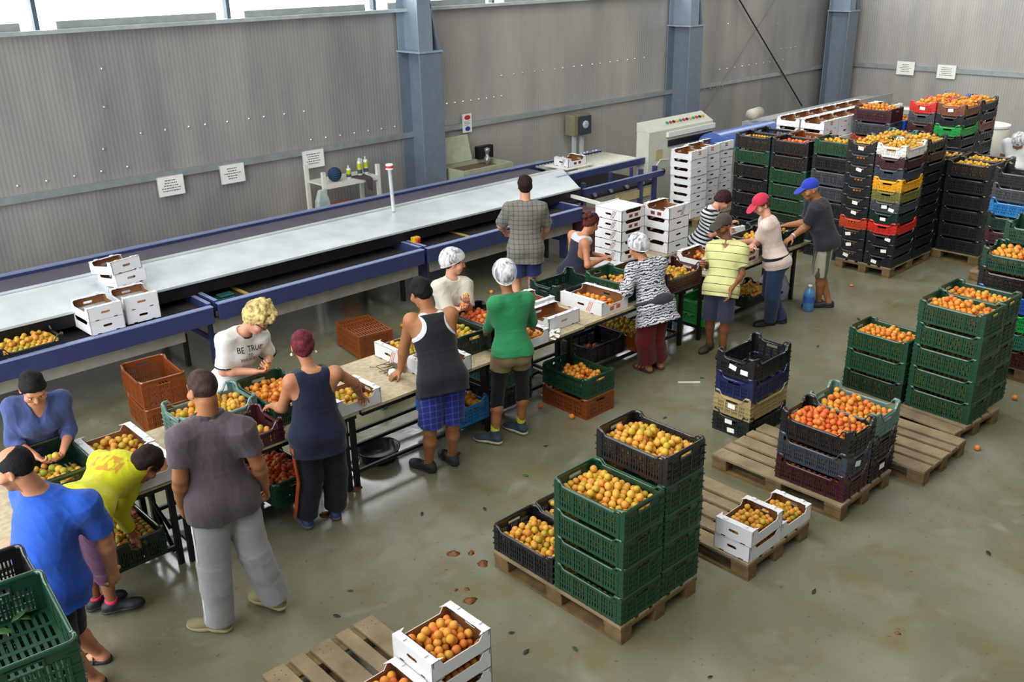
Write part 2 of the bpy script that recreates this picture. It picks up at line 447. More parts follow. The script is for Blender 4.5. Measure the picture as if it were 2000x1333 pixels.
# ------------------------------------------------------------------ cardboard boxes
m_card = M('white_card', 'dedfe2', .6, 0, .03, 3)
m_kraft = M('kraft_board', '8a5a34', .8, 0, .12, 12)
m_slot = M('slot_dark', '1d1a18', .9)
m_print = M('orange_print', 'd06a2c', .7)
m_printg = M('pale_green_print', 'c9dccb', .7, var=.04)
m_printr = M('maroon_print', '7c2a2a', .7)
def slot_loop(cx, cy, w, h, n=5):
    r = h/2; p = []
    for i in range(n+1): a = -PI/2+PI*i/n; p.append((cx+w/2-r+r*math.cos(a), cy+r*math.sin(a)))
    for i in range(n+1): a = PI/2+PI*i/n; p.append((cx-w/2+r+r*math.cos(a), cy+r*math.sin(a)))
    return p
_bm = {}
def box_meshes(L, W, H, style=0):
    """open fruit tray: tall ends at +-x with hand slot and a folded top ledge, long sides dipped in the middle. style 1 adds print"""
    k = (L, W, H, style)
    if k in _bm: return _bm[k]
    o = MB(); inn = MB(); th = .004
    mE = lambda s, d: Matrix(((0, 0, s, s*d), (1, 0, 0, 0), (0, 1, 0, 0), (0, 0, 0, 1)))      # local (u,v) -> y,z on x=+-d
    mS = lambda s, d: Matrix(((1, 0, 0, 0), (0, 0, s, s*d), (0, 1, 0, 0), (0, 0, 0, 1)))      # -> x,z on y=+-d
    hw = min(.09, W*.27)
    rect = [(-W/2, 0), (W/2, 0), (W/2, H), (-W/2, H)]
    hole = slot_loop(0, H*.52, hw, .024)
    dip = H*.66; e = .055; f = .085
    prof = [(-L/2, 0), (L/2, 0), (L/2, H), (L/2-e, H), (L/2-f, dip), (-L/2+f, dip), (-L/2+e, H), (-L/2, H)]
    for s in (-1, 1):
        o.plate([rect, hole], -th, mE(s, L/2)); inn.plate([rect, hole], -.002, mE(s, L/2-th-.0005))
        o.plate([prof], -th, mS(s, W/2)); inn.plate([prof], -.002, mS(s, W/2-th-.0005))
        o.b2(s*(L/2), s*(L/2-.05), -W/2, W/2, H-.003, H+.001)                      # folded ledge
        for s2 in (-1, 1):                                                         # stacking tabs and corner gussets
            o.b2(s*(L/2-.006), s*(L/2-.03), s2*W*.27-.016, s2*W*.27+.016, H, H+.010)
            o.add([(s*L/2, s2*W/2, H), (s*(L/2-.085), s2*W/2, H), (s*L/2, s2*(W/2-.05), H), (s*L/2, s2*W/2, H-.004), (s*(L/2-.085), s2*W/2, H-.004), (s*L/2, s2*(W/2-.05), H-.004)],
                  [(0,1,2), (5,4,3), (0,3,4,1), (1,4,5,2), (2,5,3,0)])
    o.b2(-L/2, L/2, -W/2, W/2, 0, .003); inn.b2(-L/2+.006, L/2-.006, -W/2+.006, W/2-.006, .0035, .005)
    o.mat(1)
    for s in (-1, 1):
        for s2 in (-1, 1):
            o.b2(s*(L/2+.0006), s*(L/2-.001), s2*W*.27-.018, s2*W*.27+.018, -.0005, .008)          # dark notches at the foot
            o.b2(s*(L/2-.052), s*(L/2-.057), s2*W*.27-.018, s2*W*.27+.018, H-.001, H+.0016)
            o.b2(s*(L/2-.012), s*(L/2-.016), s2*(W/2+.0006), s2*(W/2-.001), H*.72, H*.97)
    if style == 3:
        o.mat(2); o.b2(L/2+.0007, L/2-.001, -.04, .03, H*.62, H*.84)
        for s in (-1, 1): o.b2(s*(L/2+.0007), s*(L/2-.001), -.03, .04, H*.68, H*.86)
    elif style:
        o.mat(2)
        for s in (-1, 1):
            for s2 in (-1, 1): o.b2(s2*L*.12-.03, s2*L*.12+.03, s*(W/2+.0008), s*(W/2-.001), H*.2, H*.5)
        if style == 2:
            for s in (-1, 1): o.b2(-.035, .035, s*(W/2+.0008), s*(W/2-.001), H*.55, H*.62)
        for q in range(3):
            y = -W*.3+.02*q
            o.add([(-L/2-.0007, y+a, z) for a, z in ((0, H*.9), (.008, H*.9), (.055, H*.12), (.047, H*.12))], [(0,1,2,3)])
    me = o.mesh('box_shell', [m_card, m_slot, m_printr if style == 1 else m_print])
    mi = inn.mesh('box_lining', m_kraft)
    _bm[k] = (me, mi); return _bm[k]
def box(L, W, H, x, y, z, deg, label, group='white cardboard fruit boxes', style=0, tilt=None):
    me, mi = box_meshes(L, W, H, style)
    t = thing('cardboard_box', label, 'box', (x, y, z), math.radians(deg), group)
    if tilt: t.rotation_euler = tilt
    link('box_shell', me, t); link('lining', mi, t)
    return t

# ------------------------------------------------------------------ apricots
def apricot_mat(name, stops):
    m = bpy.data.materials.new(name); m.use_nodes = True; nt = m.node_tree; b = nt.nodes['Principled BSDF']; L = nt.links.new
    geo = nt.nodes.new('ShaderNodeNewGeometry'); oi = nt.nodes.new('ShaderNodeObjectInfo')
    ad = nt.nodes.new('ShaderNodeMath'); ad.operation = 'ADD'; L(geo.outputs['Random Per Island'], ad.inputs[0]); L(oi.outputs['Random'], ad.inputs[1])
    fr = nt.nodes.new('ShaderNodeMath'); fr.operation = 'FRACT'; L(ad.outputs[0], fr.inputs[0])
    r = nt.nodes.new('ShaderNodeValToRGB'); e = r.color_ramp.elements
    e[0].position, e[0].color = stops[0][0], (*hexc(stops[0][1]), 1); e[1].position, e[1].color = stops[-1][0], (*hexc(stops[-1][1]), 1)
    for p, c in stops[1:-1]: x = e.new(p); x.color = (*hexc(c), 1)
    L(fr.outputs[0], r.inputs['Fac'])
    n = nt.nodes.new('ShaderNodeTexNoise'); n.inputs['Scale'].default_value = 22; n.inputs['Detail'].default_value = 2; L(geo.outputs['Position'], n.inputs['Vector'])
    rr = nt.nodes.new('ShaderNodeValToRGB'); rr.color_ramp.elements[0].position = .55; rr.color_ramp.elements[1].position = .85
    L(n.outputs['Fac'], rr.inputs['Fac'])
    mx = nt.nodes.new('ShaderNodeMix'); mx.data_type = 'RGBA'; L(rr.outputs['Color'], mx.inputs[0]); L(r.outputs['Color'], mx.inputs[6]); mx.inputs[7].default_value = (*hexc('cf5a1c'), 1)
    L(mx.outputs[2], b.inputs['Base Color'])
    b.inputs['Roughness'].default_value = .5; b.inputs['Specular IOR Level'].default_value = .35
    b.inputs['Subsurface Weight'].default_value = .0
    return m
m_apy = apricot_mat('apricot_yellow', [(0, 'a59a2c'), (.2, 'c7a334'), (.5, 'd9a544'), (.8, 'd08a34'), (1, 'c9a63c')])
m_apo = apricot_mat('apricot_orange', [(0, 'd6a03a'), (.3, 'db9436'), (.6, 'd68030'), (.8, 'c9662a'), (1, 'd2a63e')])
m_app = apricot_mat('apricot_blush', [(0, 'dd8f3c'), (.35, 'da7832'), (.65, 'd0602a'), (.85, 'c24c26'), (1, 'd89a40')])
m_apr = apricot_mat('apricot_red', [(0, 'd9843c'), (.4, 'cf6430'), (.75, 'c04a2a'), (1, 'd89a44')])
m_apg = apricot_mat('apricot_green', [(0, '8f9a2e'), (.3, 'b3a436'), (.6, 'd1a83e'), (1, 'c9863a')])
APM = {'y': m_apy, 'p': m_app, 'o': m_apo, 'r': m_apr, 'g': m_apg}
def apricot_data(sub):
    bm = bmesh.new(); bmesh.ops.create_icosphere(bm, subdivisions=sub, radius=1)
    for v in bm.verts:
        a = math.atan2(v.co.y, v.co.x); s = math.sqrt(max(0, 1-v.co.z**2))
        k = 1-.07*math.exp(-(a/.22)**2)*s; pole = 1-.10*math.exp(-((1-v.co.z)/.05))
        v.co = Vector((v.co.x*k, v.co.y*k*.96, v.co.z*pole*.98))
    me = bpy.data.meshes.new('apricot'); bm.to_mesh(me); bm.free()
    me.polygons.foreach_set('use_smooth', [True]*len(me.polygons)); return me
_ap3 = {k: apricot_data(3) for k in APM}
for k, me in _ap3.items(): me.materials.append(APM[k])
_ap2 = apricot_data(2)
AV = np.array([v.co[:] for v in _ap2.vertices]); AF = np.array([p.vertices[:] for p in _ap2.polygons])
FRUIT = []      # (pos, radius, kind, visible, label, group)
def fill(x, y, z, deg, L, W, kind, label, level, heap=.0, dens=1., r=.024, under=True, vis=True, part=None):
    """a bed of apricots of the given level above z, with a heap of loose ones on top"""
    a = math.radians(deg); ca, sa = math.cos(a), math.sin(a)
    Li, Wi = L/2-.018-r, W/2-.018-r
    d = 2*r*1.01
    layers = [(level, vis)]
    if under: layers.insert(0, (level-1.62*r, False))
    for zi, (lv, vv) in enumerate(layers):
        row = 0; yy = -Wi+(zi % 2)*r*.6
        while yy <= Wi+1e-6:
            xx = -Li+(row % 2)*r+(zi % 2)*r*.5
            while xx <= Li+1e-6:
                if RND.random() < dens or not vv:
                    if part is None or part(xx/Li, yy/Wi):
                        px, py = xx+RND.uniform(-.1, .1)*r, yy+RND.uniform(-.1, .1)*r
                        px = max(-Li, min(Li, px)); py = max(-Wi, min(Wi, py))
                        bul = heap*(1-(px/Li)**2)*(1-(py/Wi)**2)
                        pz = z+lv+bul+RND.uniform(-.18, .25)*r
                        FRUIT.append((Vector((x+px*ca-py*sa, y+px*sa+py*ca, pz)), r*RND.uniform(.9, 1.06), kind, vv, label))
                xx += d
            row += 1; yy += d*.88
    # loose second layer, sitting in the hollows
    n2 = int(Li*Wi*4/(d*d)*.30*dens) if vis else 0
    pts = []
    for _ in range(n2*4):
        if len(pts) >= n2: break
        px, py = RND.gauss(0, .5)*Li, RND.gauss(0, .5)*Wi
        if abs(px) > Li or abs(py) > Wi: continue
        if part is not None and not part(px/Li, py/Wi): continue
        if any((px-q[0])**2+(py-q[1])**2 < (1.9*r)**2 for q in pts): continue
        pts.append((px, py)); bul = heap*(1-(px/Li)**2)*(1-(py/Wi)**2)
        FRUIT.append((Vector((x+px*ca-py*sa, y+px*sa+py*ca, z+level+bul+1.5*r)), r*RND.uniform(.9, 1.05), kind, vis, label))
def fill_crate(e, kind, what, level=None, heap=.012, dens=.95, vis=True, part=None, r=.0262):
    o, ty, x, y, z, deg = e; L, W, H = CTYPE[ty][:3]
    if level is None: level = H-.09
    fill(x, y, z, deg, L, W, kind, what, level, heap, dens, r, True, vis, part)
def peek(e, kind, n=3, r=.024):
    """apricots lying against the two outer walls of a full crate lower in a stack, seen through its slots"""
    o, ty, x, y, z, deg = e; L, W, H = CTYPE[ty][:3]; a = math.radians(deg); ca, sa = math.cos(a), math.sin(a)
    Li, Wi = L/2-.016-r, W/2-.016-r
    for j in range(n):
        zz = z+.02+r+j*1.75*r
        if zz > z+H-(.06 if ty in 'AO' else .03): break
        for i in range(int(2*Li/(2*r))+1):
            for s in (-1, 1):
                px = -Li+i*2*r+(j % 2)*r*.8
                if px > Li: continue
                py = s*Wi
                FRUIT.append((Vector((x+px*ca-py*sa, y+px*sa+py*ca, zz)), r*RND.uniform(.9, 1.), kind, False, ''))
        for i in range(int(2*Wi/(2*r))+1):
            for s in (-1, 1):
                py = -Wi+i*2*r+(j % 2)*r*.8; px = s*Li
                if abs(py) > Wi-r: continue
                FRUIT.append((Vector((x+px*ca-py*sa, y+px*sa+py*ca, zz)), r*RND.uniform(.9, 1.), kind, False, ''))

# ------------------------------------------------------------------ the nearest pallets
G1 = 'crates on the nearest crate pallet'
pallet(4.23, 3.77, 90, 'wooden pallet under the tall green and black stacks nearest the camera')
s = stack('A', ['green']*4, 4.04, 3.475, .1445, 90, 'the four-high front stack on nearest pallet', G1)
fill_crate(s[3], 'y', 'yellow apricot on the pile in the open green crate of front stack', heap=.035, dens=.9)
for e in s[:3]: peek(e, 'y', 4)
peek(s[3], 'y', 3)
s = stack('A', ['green']*4+['black'], 4.447, 3.475, .1445, 90, 'the five-high right stack on nearest pallet', G1)
fill_crate(s[4], 'y', 'yellow-orange apricot in the black crate topping the five-high stack', heap=.03, dens=.85)
for e in s[:4]: peek(e, 'y', 4)
peek(s[4], 'y', 3)
s = stack('A', ['black'], 4.04, 4.08, .1445, 90, 'x', G1); s[0][0]['label'] = 'single black crate of apricots on far end of nearest pallet'
fill_crate(s[0], 'y', 'orange-yellow apricot in the low black crate on nearest pallet', heap=.03, dens=.9)
s = stack('A', ['black'], 4.447, 4.08, .1445, 90, 'x', G1); s[0][0]['label'] = 'black crate half hidden behind the tall green stack on nearest pallet'
fill_crate(s[0], 'y', 'apricot in the half-hidden black crate behind the green stack', heap=.0, dens=.8)

pallet(5.37, 3.585, 90, 'wooden pallet with three small white fruit boxes on it')
box(.40, .30, .128, 5.19, 3.145, .1445, 0, 'lower white fruit box on the pallet right of green stacks', 'small white fruit boxes on pallet')
box(.40, .30, .128, 5.185, 3.14, .2735, 1, 'upper white fruit box on the pallet right of green stacks', 'small white fruit boxes on pallet')
box(.40, .30, .128, 5.60, 3.15, .1445, 0, 'single white fruit box beside the white pair, outer pallet corner', 'small white fruit boxes on pallet')
fill(5.185, 3.14, .2735, 1, .40, .30, 'y', 'orange apricot in the upper white box of the pallet pair', .055, .02, .9, .0225)
fill(5.19, 3.145, .1445, 0, .40, .30, 'o', 'apricot', .055, .0, .9, .0225, False, False)
fill(5.60, 3.15, .1445, 0, .40, .30, 'y', 'apricot in the single white box at the pallet corner', .055, .02, .9, .0225)

G3 = 'crates on the second pallet row'
pallet(6.52, 3.52, 90, 'wooden pallet under the black, slate and maroon crates of red apricots')
s = stack('C', ['maroon', 'slate', 'black'], 6.36, 3.235, .1445, 90, 'the three-high stack of red apricots', G3)
fill_crate(s[2], 'p', 'orange-red apricot heaped in black crate over slate and maroon crates', heap=.05, dens=1., level=.13)
for e in s: peek(e, 'o', 5)
label_card(s[1][0], 'C', -1, .02, .09)
s = stack('C', ['black', 'black', 'grey-green'], 6.77, 3.235, .1445, 90, 'the stack right of red apricot crates', G3)
fill_crate(s[2], 'o', 'orange apricot in the grey-green crate beside the red apricots', heap=.03, dens=.95, level=.12)
for e in s[:2]: peek(e, 'o', 4)
label_card(s[0][0], 'C', -1, .0, .09)

G4 = 'mixed crates of the small stack'
s = stack('C', ['black', 'beige', 'navy', 'black'], 7.04, 4.36, 0, 0, 'the small mixed stack on the floor', G4)
label_card(s[3][0], 'C', -1, .02, .10); label_card(s[3][0], 'C', -1, -.1, .08); label_card(s[1][0], 'C', -1, .0, .10); label_card(s[0][0], 'C', -1, .02, .13); label_card(s[0][0], 'C', -1, -.01, .05)

pallet(7.47, 3.31, 90, 'empty wooden pallet in front of the tall green crate stacks')
G5 = 'green crates on the rear pallet'
pallet(8.36, 3.39, 85, 'wooden pallet carrying the five-high green crate stacks')
s = stack('A', ['dark green', 'green', 'green'], 8.33, 3.73, .1445, 89, 'the three-high left stack on rear pallet', G5)
fill_crate(s[2], 'o', 'apricot in the three-high green stack on rear pallet', heap=.02, level=.125)
for e in s: peek(e, 'y', 4)
s = stack('A', ['green']*5, 8.345, 3.105, .1445, 88, 'the five-high front stack on rear pallet', G5)
fill_crate(s[4], 'o', 'apricot in the front five-high green stack on rear pallet', heap=.02, level=.13)
for e in s: peek(e, 'y', 4)
s = stack('A', ['green']*5, 8.755, 3.125, .1445, 88, 'the five-high stack at rear pallet edge', G5)
fill_crate(s[4], 'o', 'apricot in the rear five-high green stack', heap=.0, level=.11)
for e in s: peek(e, 'y', 3)

# bottom edge: pallet with the biggest white boxes
pallet(2.38, 3.795, 90, 'wooden pallet in the foreground with white fruit boxes at its end')
GB = 'white boxes on the foreground pallet'
for i in range(4): box(.42, .345, .1285, 2.605, 3.43, .1445+i*.1295, 0, ['bottom', 'third', 'second', 'topmost'][i]+' white fruit box of the foreground stack of four', GB)
fill(2.605, 3.43, .1445+3*.1295, 0, .42, .345, 'o', 'apricot in the topmost white box in the foreground', .06, .025, .92, .0265)
fill(2.605, 3.43, .1445+2*.1295, 0, .42, .345, 'o', 'apricot', .055, .0, .9, .0235, False, False)
for i in range(3): box(.42, .345, .1285, 2.178, 3.40, .1445+i*.1295, 0, ['bottom', 'middle', 'top'][i]+' white fruit box of the lower foreground stack', GB)
fill(2.178, 3.40, .1445+2*.1295, 0, .42, .345, 'o', 'apricot in the lower white box at the bottom edge', .06, .025, .92, .0265)

# left bottom corner, crates close to the camera
GN = 'crates of the near left stacks'
s = stack('A', ['green']*8, .628, 3.68, 0, 84.2, 'the near stack at bottom left corner', GN)
LEAFCRATE = s[-1]
s = stack('A', ['black']*7, .715, 4.31, 0, 86, 'the stack beside the blue T-shirt man', GN)

# ------------------------------------------------------------------ far right stacks
pallet(12.6, 5.87, 0, 'wooden pallet under the multicoloured crate stack')
G6 = 'low crates of the multicoloured stacks'
s = stack('D', ['black', 'black', 'black', 'red', 'dark green', 'grey', 'olive', 'yellow', 'slate', 'maroon', 'white'], 12.3, 5.665, .1445, 0, 'the multicoloured stack', G6)
fill_crate(s[10], 'y', '', heap=.04, level=.10, r=.026)
for i, du, z in ((5, 0, .08), (5, -.1, .05), (4, .0, .06), (1, -.06, .07), (2, -.1, .09), (0, .05, .05)): label_card(s[i][0], 'D', -1, du, z)
s = stack('D', ['black', 'black', 'black', 'orange-red']+['black']*7, 12.3, 6.08, .1445, 0, 'the dark stack left of multicoloured one', G6)
fill_crate(s[10], 'y', '', heap=.03, level=.11, r=.026)
for e in s: peek(e, 'o', 2)
for i, du, z in ((0, .05, .06), (1, .02, .07), (2, .05, .07), (4, .0, .08), (5, .0, .07), (8, .0, .08), (10, .0, .07)): label_card(s[i][0], 'D', -1, du, z)
s = stack('D', ['black']*11, 12.915, 5.665, .1445, 0, 'the dark stack behind the multicoloured one', G6)
fill_crate(s[10], 'y', '', heap=.03, level=.10, r=.026)
s = stack('D', ['black']*10+['teal'], 12.915, 6.08, .1445, 0, 'the rear dark stack near white boxes', G6)
fill_crate(s[10], 'y', '', heap=.03, level=.10, r=.026)

G7 = 'crates of the stacks behind the blue cap'
pallet(12.66, 7.59, 90, 'wooden pallet under the crates behind the blue cap man')
s = stack('A', ['black', 'dark green', 'green', 'green', 'green', 'black', 'black'], 12.44, 7.28, .1445, 90, 'the stack right behind blue cap man', G7)
fill_crate(s[6], 'r', '', heap=.01, level=.11, dens=.9); peek(s[6], 'r', 5); peek(s[5], 'r', 5)
for e in s[:5]: peek(e, 'y', 3)
s = stack('A', ['black', 'black', 'black', 'black', 'black', 'green', 'black'], 12.44, 7.9, .1445, 90, 'the stack next to white box tower', G7)
peek(s[6], 'y', 5); peek(s[5], 'g', 3)
for e in s[2:5]: peek(e, 'o', 2)
s = stack('A', ['black']*6+['orange'], 12.86, 7.28, .1445, 90, 'the hidden stack behind blue cap stack', G7)
s = stack('A', ['black']*7, 12.86, 7.9, .1445, 90, 'the empty stack beside the blue machine cover', G7)
s = stack('A', ['black', 'black', 'black', 'black', 'grey', 'grey', 'black', 'green'], 12.46, 6.62, 0, 90, 'the stack between two darker stacks', G7)
fill_crate(s[7], 'y', '', heap=.01, level=.13); peek(s[7], 'y', 4)

G8 = 'black crates of the shaded block'
pallet(13.72, 5.45, 90, 'wooden pallet under the shaded block of black crates')
for nm, x, y in (('front', 13.52, 5.17), ('rear', 13.93, 5.17), ('front inner', 13.52, 5.785), ('rear inner', 13.93, 5.785)):
    s = stack('A', ['black']*6, x, y, .1445, 90, 'the shaded block, %s column' % nm, G8)
    fill_crate(s[5], 'y', '', heap=.01, level=.12); peek(s[5], 'o', 4)

G10 = 'crates of the tall far right stacks'
pallet(14.86, 6.13, 0, 'wooden pallet under the far stack topped by red and blue crates')
B6 = [('A', 'black')]*6
for x, y, cs, nm in ((14.55, 6.34, ['black', 'maroon', 'grey', 'red'], 'the far stack topped by red'), (14.55, 5.925, ['black', 'lime green', 'black', 'brown'], 'the far stack topped by brown'),
                     (15.165, 6.34, ['black', 'black', 'black', 'bright blue'], 'the far stack topped by blue'), (15.165, 5.925, ['black', 'brown', 'black', 'black'], 'the far dark corner stack')):
    s = stack('D', B6+cs, x, y, .1445, 0, nm, G10)
    fill_crate(s[-1], 'o', '', heap=.02, level=.115, r=.027)
    if cs[-1] == 'red': label_card(s[-1][0], 'D', -1, 0, .07)
    if cs[-1] == 'brown': label_card(s[-1][0], 'D', -1, .0, .08)
s = stack('A', ['black']*5+['red', 'orange-red', 'grey', 'maroon'], 14.22, 6.99, .0, 90, 'the far red and grey tower', 'crates of the far tower')
fill_crate(s[8], 'o', '', heap=.03, level=.165); 
s = stack('A', ['black']*7+['bright blue'], 14.63, 6.95, 0, 90, 'the lower tower with blue top', 'crates of the far tower')
fill_crate(s[7], 'o', '', heap=.04, level=.17)

G5b = 'crates at the right edge'
pallet(10.15, 2.95, 90, 'wooden pallet under the mixed stack at right edge')
s = stack('C', ['maroon', 'teal', 'lime green', 'bright blue', 'black', 'green'], 9.93, 3.22, .1445, 90, 'the mixed stack at right edge', G5b)
fill_crate(s[5], 'o', '', heap=.03, level=.14, r=.028); peek(s[4], 'o', 5); peek(s[3], 'o', 5); peek(s[0], 'o', 4); peek(s[1], 'o', 4)
s = stack('C', ['black']*5+['green', 'green'], 10.37, 3.2, .1445, 90, 'the stack behind the right edge one', G5b)
pallet(13.05, 4.1, 90, 'wooden pallet under the striped dark stack far right')
s = stack('C', ['black', 'black', 'maroon', 'dark green', 'blue', 'grey', 'black'], 12.93, 4.32, .1445, 90, 'the striped stack with blue crate', G5b)
s = stack('C', ['black', 'black', 'black', 'maroon', 'black', 'black', 'black'], 12.93, 3.70, .1445, 90, 'the dark stack right of striped one', G5b)

# ------------------------------------------------------------------ work tables
m_chip = M('chipboard', 'b5a587', .7, 0, .2, 24)
m_chipedge = M('chipboard_edge', '7a6142', .8)
m_black = M('black_steel', '1b1b1c', .45, .3)
TZ = .80
def table(x0, x1, y0, y1, label, legy=.2, lx=(.03, .03), brace=False):
    t = thing('work_table', label, 'table', (x0, y0, 0), 0, 'sorting tables')
    w, d = x1-x0, y1-y0
    top = MB(); top.b2(.004, w-.004, 0, d, TZ-.025, TZ); top.build('tabletop', m_chip, t, bevel=.002)
    fr = MB(); fr.b2(.02, w-.02, .02, .06, TZ-.065, TZ-.026); fr.b2(.02, w-.02, d-.06, d-.02, TZ-.065, TZ-.026); fr.b2(.02, .06, .06, d-.06, TZ-.065, TZ-.026); fr.b2(w-.06, w-.02, .06, d-.06, TZ-.065, TZ-.026)
    fr.build('frame', m_black, t)
    for xx in (lx[0], w-lx[1]):
        for yy in (legy, d-.05):
            MB().b2(xx-.02, xx+.02, yy-.02, yy+.02, 0, TZ-.0255).build('leg', m_black, t)
    for yy, z in ((legy, .15), (d*.68, .15), (d-.05, .15)): MB().b2(lx[0]+.02, w-lx[1]-.02, yy-.012, yy+.012, z-.015, z+.015).build('stretcher', m_black, t)
    for xx in (lx[0]+.01, w-lx[1]-.01): MB().b2(xx-.01, xx+.01, legy, d-.05, .13, .16).build('side_stretcher', m_black, t)
    if brace: MB().bar((w-.06, d-.07, .7), (w-.06, legy+.02, .1), .025).bar((w-.12, d-.07, .72), (w-.06, legy+.02, .3), .02).build('brace', m_black, t)
table(.95, 2.26, 5.84, 6.68, 'chipboard work table at left behind the yellow shirt', .2, (.03, .03), True)
table(2.275, 3.73, 5.81, 6.68, 'chipboard work table between grey polo man and blond woman')
table(3.745, 5.27, 5.81, 6.68, 'bare chipboard work table the tank top man leans on')
table(5.285, 6.34, 5.80, 6.68, 'chipboard work table right of the green sweater woman', .34)
table(6.355, 8.2, 5.82, 6.66, 'long chipboard work table in front of zebra tunic woman', .22)
table(8.42, 10.42, 5.78, 6.44, 'chipboard work table under the caps of three workers', .2)
table(7.78, 9.18, 6.68, 7.38, 'packing table carrying stacks of white boxes', .05)

# crates and boxes on the tables
GT = 'crates standing on the sorting tables'
s = stack('A', ['dark green'], 1.6, 6.34, TZ+.001, 90, 'x', GT); s[0][0]['label'] = 'dark green crate in front of the blue-grey sweater woman'
fill_crate(s[0], 'g', '', level=.07, heap=.0, dens=.75, part=lambda u, v: u < .5)
GW = 'white boxes on the sorting tables'
box(.42, .43, .135, 2.05, 6.44, TZ+.001, 0, 'white fruit box on left table behind the yellow shirt', GW)
fill(2.05, 6.44, TZ+.001, 0, .42, .43, 'y', 'apricot in the white box on the left table', .05, .02, .85, .026)
box(.42, .38, .135, 2.04, 6.02, TZ+.001, 0, 'nearly empty white box beside the yellow shirt', GW)
fill(2.04, 6.02, TZ+.001, 0, .42, .38, 'y', 'apricot in the nearly empty white box on left table', .03, .0, .9, .026, False, True, lambda u, v: u < .35 and v > .1)
s = stack('C', ['grey-green'], 2.785, 6.41, TZ+.001, 0, 'x', GT); s[0][0]['label'] = 'grey-green crate of apricots beyond the grey polo man'
fill_crate(s[0], 'y', 'apricot in the grey-green crate beyond grey polo man', heap=.02, level=.12, r=.027)
s = stack('D', ['maroon'], 2.76, 6.0, TZ+.001, 0, 'x', GT); s[0][0]['label'] = 'maroon crate on the table behind grey polo man'
fill_crate(s[0], 'y', '', heap=.0, level=.06, dens=.8)
s = stack('A', ['green'], 3.30, 6.30, TZ+.001, 90, 'x', GT); s[0][0]['label'] = 'green crate between the blond and the red-haired woman'
fill_crate(s[0], 'o', '', heap=.02, level=.11)
peek(s[0], 'o', 3)
box(.42, .36, .135, 3.735, 5.99, TZ+.001, 0, 'white box the red-haired woman reaches into', GW)
fill(3.735, 5.99, TZ+.001, 0, .42, .36, 'y', '', .055, .01, .9, .026)
box(.40, .40, .135, 4.68, 6.45, TZ+.001, 0, 'white box beyond the tank top man', GW, 2)
fill(4.68, 6.45, TZ+.001, 0, .40, .40, 'y', '', .07, .01, .9, .026)
box(.42, .36, .135, 4.685, 5.98, TZ+.001, 0, 'white box right of the tank top man', GW)
fill(4.685, 5.98, TZ+.001, 0, .42, .36, 'o', '', .06, .0, .9, .026)
s = stack('A', ['dark green'], 5.14, 6.33, TZ+.001, 90, 'x', GT); s[0][0]['label'] = 'dark green crate in front of the boy with hairnet'
fill_crate(s[0], 'g', '', heap=.02, level=.11, r=.027); peek(s[0], 'o', 2)
s = stack('A', ['black'], 5.56, 6.37, TZ+.001, 90, 'x', GT); s[0][0]['label'] = 'black crate beyond the green sweater woman'
fill_crate(s[0], 'r', '', heap=.0, level=.12, r=.027)
box(.42, .29, .135, 5.6, 5.905, TZ+.001, 0, 'white box right of the green sweater woman', GW)
fill(5.6, 5.905, TZ+.001, 0, .42, .29, 'o', '', .07, .01, .95, .026)
box(.36, .42, .135, 6.18, 6.1, TZ+.001, 90, 'empty white box with its hand slot toward the camera', GW)
box(.36, .36, .135, 6.30, 6.52, TZ+.001, 90, 'empty white box showing its brown inside at table back', GW)
box(.41, .55, .14, 6.83, 6.13, TZ+.001, 2, 'large half-filled white box left of the zebra tunic woman', GW, 2)
fill(6.83, 6.13, TZ+.001, 2, .41, .55, 'o', '', .03, .01, .85, .027, False, True, lambda u, v: u+v*.3 > -.55 and abs(v) < .9)
s = stack('D', ['dark green'], 6.92, 6.66, TZ+.001, 0, 'x', GT); s[0][0]['label'] = 'dark green empty crate below the hair bun woman'
s = stack('A', ['green'], 7.32, 6.23, TZ+.001, 92, 'x', GT); s[0][0]['label'] = 'green crate in front of the zebra tunic woman'
fill_crate(s[0], 'o', '', level=.08, dens=.7, part=lambda u, v: u < .3); peek(s[0], 'y', 2)
s = stack('C', ['maroon'], 7.88, 5.98, TZ+.001, 0, 'x', GT); s[0][0]['label'] = 'dark red crate between zebra tunic woman and striped polo man'
fill_crate(s[0], 'y', '', heap=.04, level=.09, dens=.9, r=.022)
s = stack('D', ['black'], 7.86, 6.42, TZ+.001, 0, 'x', GT); s[0][0]['label'] = 'black shallow crate behind the dark red crate'
fill_crate(s[0], 'y', '', level=.05, dens=.25, vis=True)
box(.42, .40, .15, 8.74, 6.2, TZ+.001, 90, 'white box with brown inside left of striped polo man', GW)
fill(8.74, 6.2, TZ+.001, 0, .42, .40, 'o', '', .04, .0, .9, .026, False, True, lambda u, v: u > 0)
box(.28, .22, .13, 9.17, 5.92, TZ+.001, 0, 'small white box with red print beside red cap worker', GW, 1)
s = stack('A', ['black'], 9.62, 6.08, TZ+.001, 0, 'x', GT); s[0][0]['label'] = 'black crate in front of the red cap worker'
fill_crate(s[0], 'y', '', level=.11)
s = stack('A', ['dark green'], 10.12, 6.12, TZ+.001, 90, 'x', GT); s[0][0]['label'] = 'dark green crate under the hands of blue cap man'
fill_crate(s[0], 'y', '', level=.08, dens=.8)
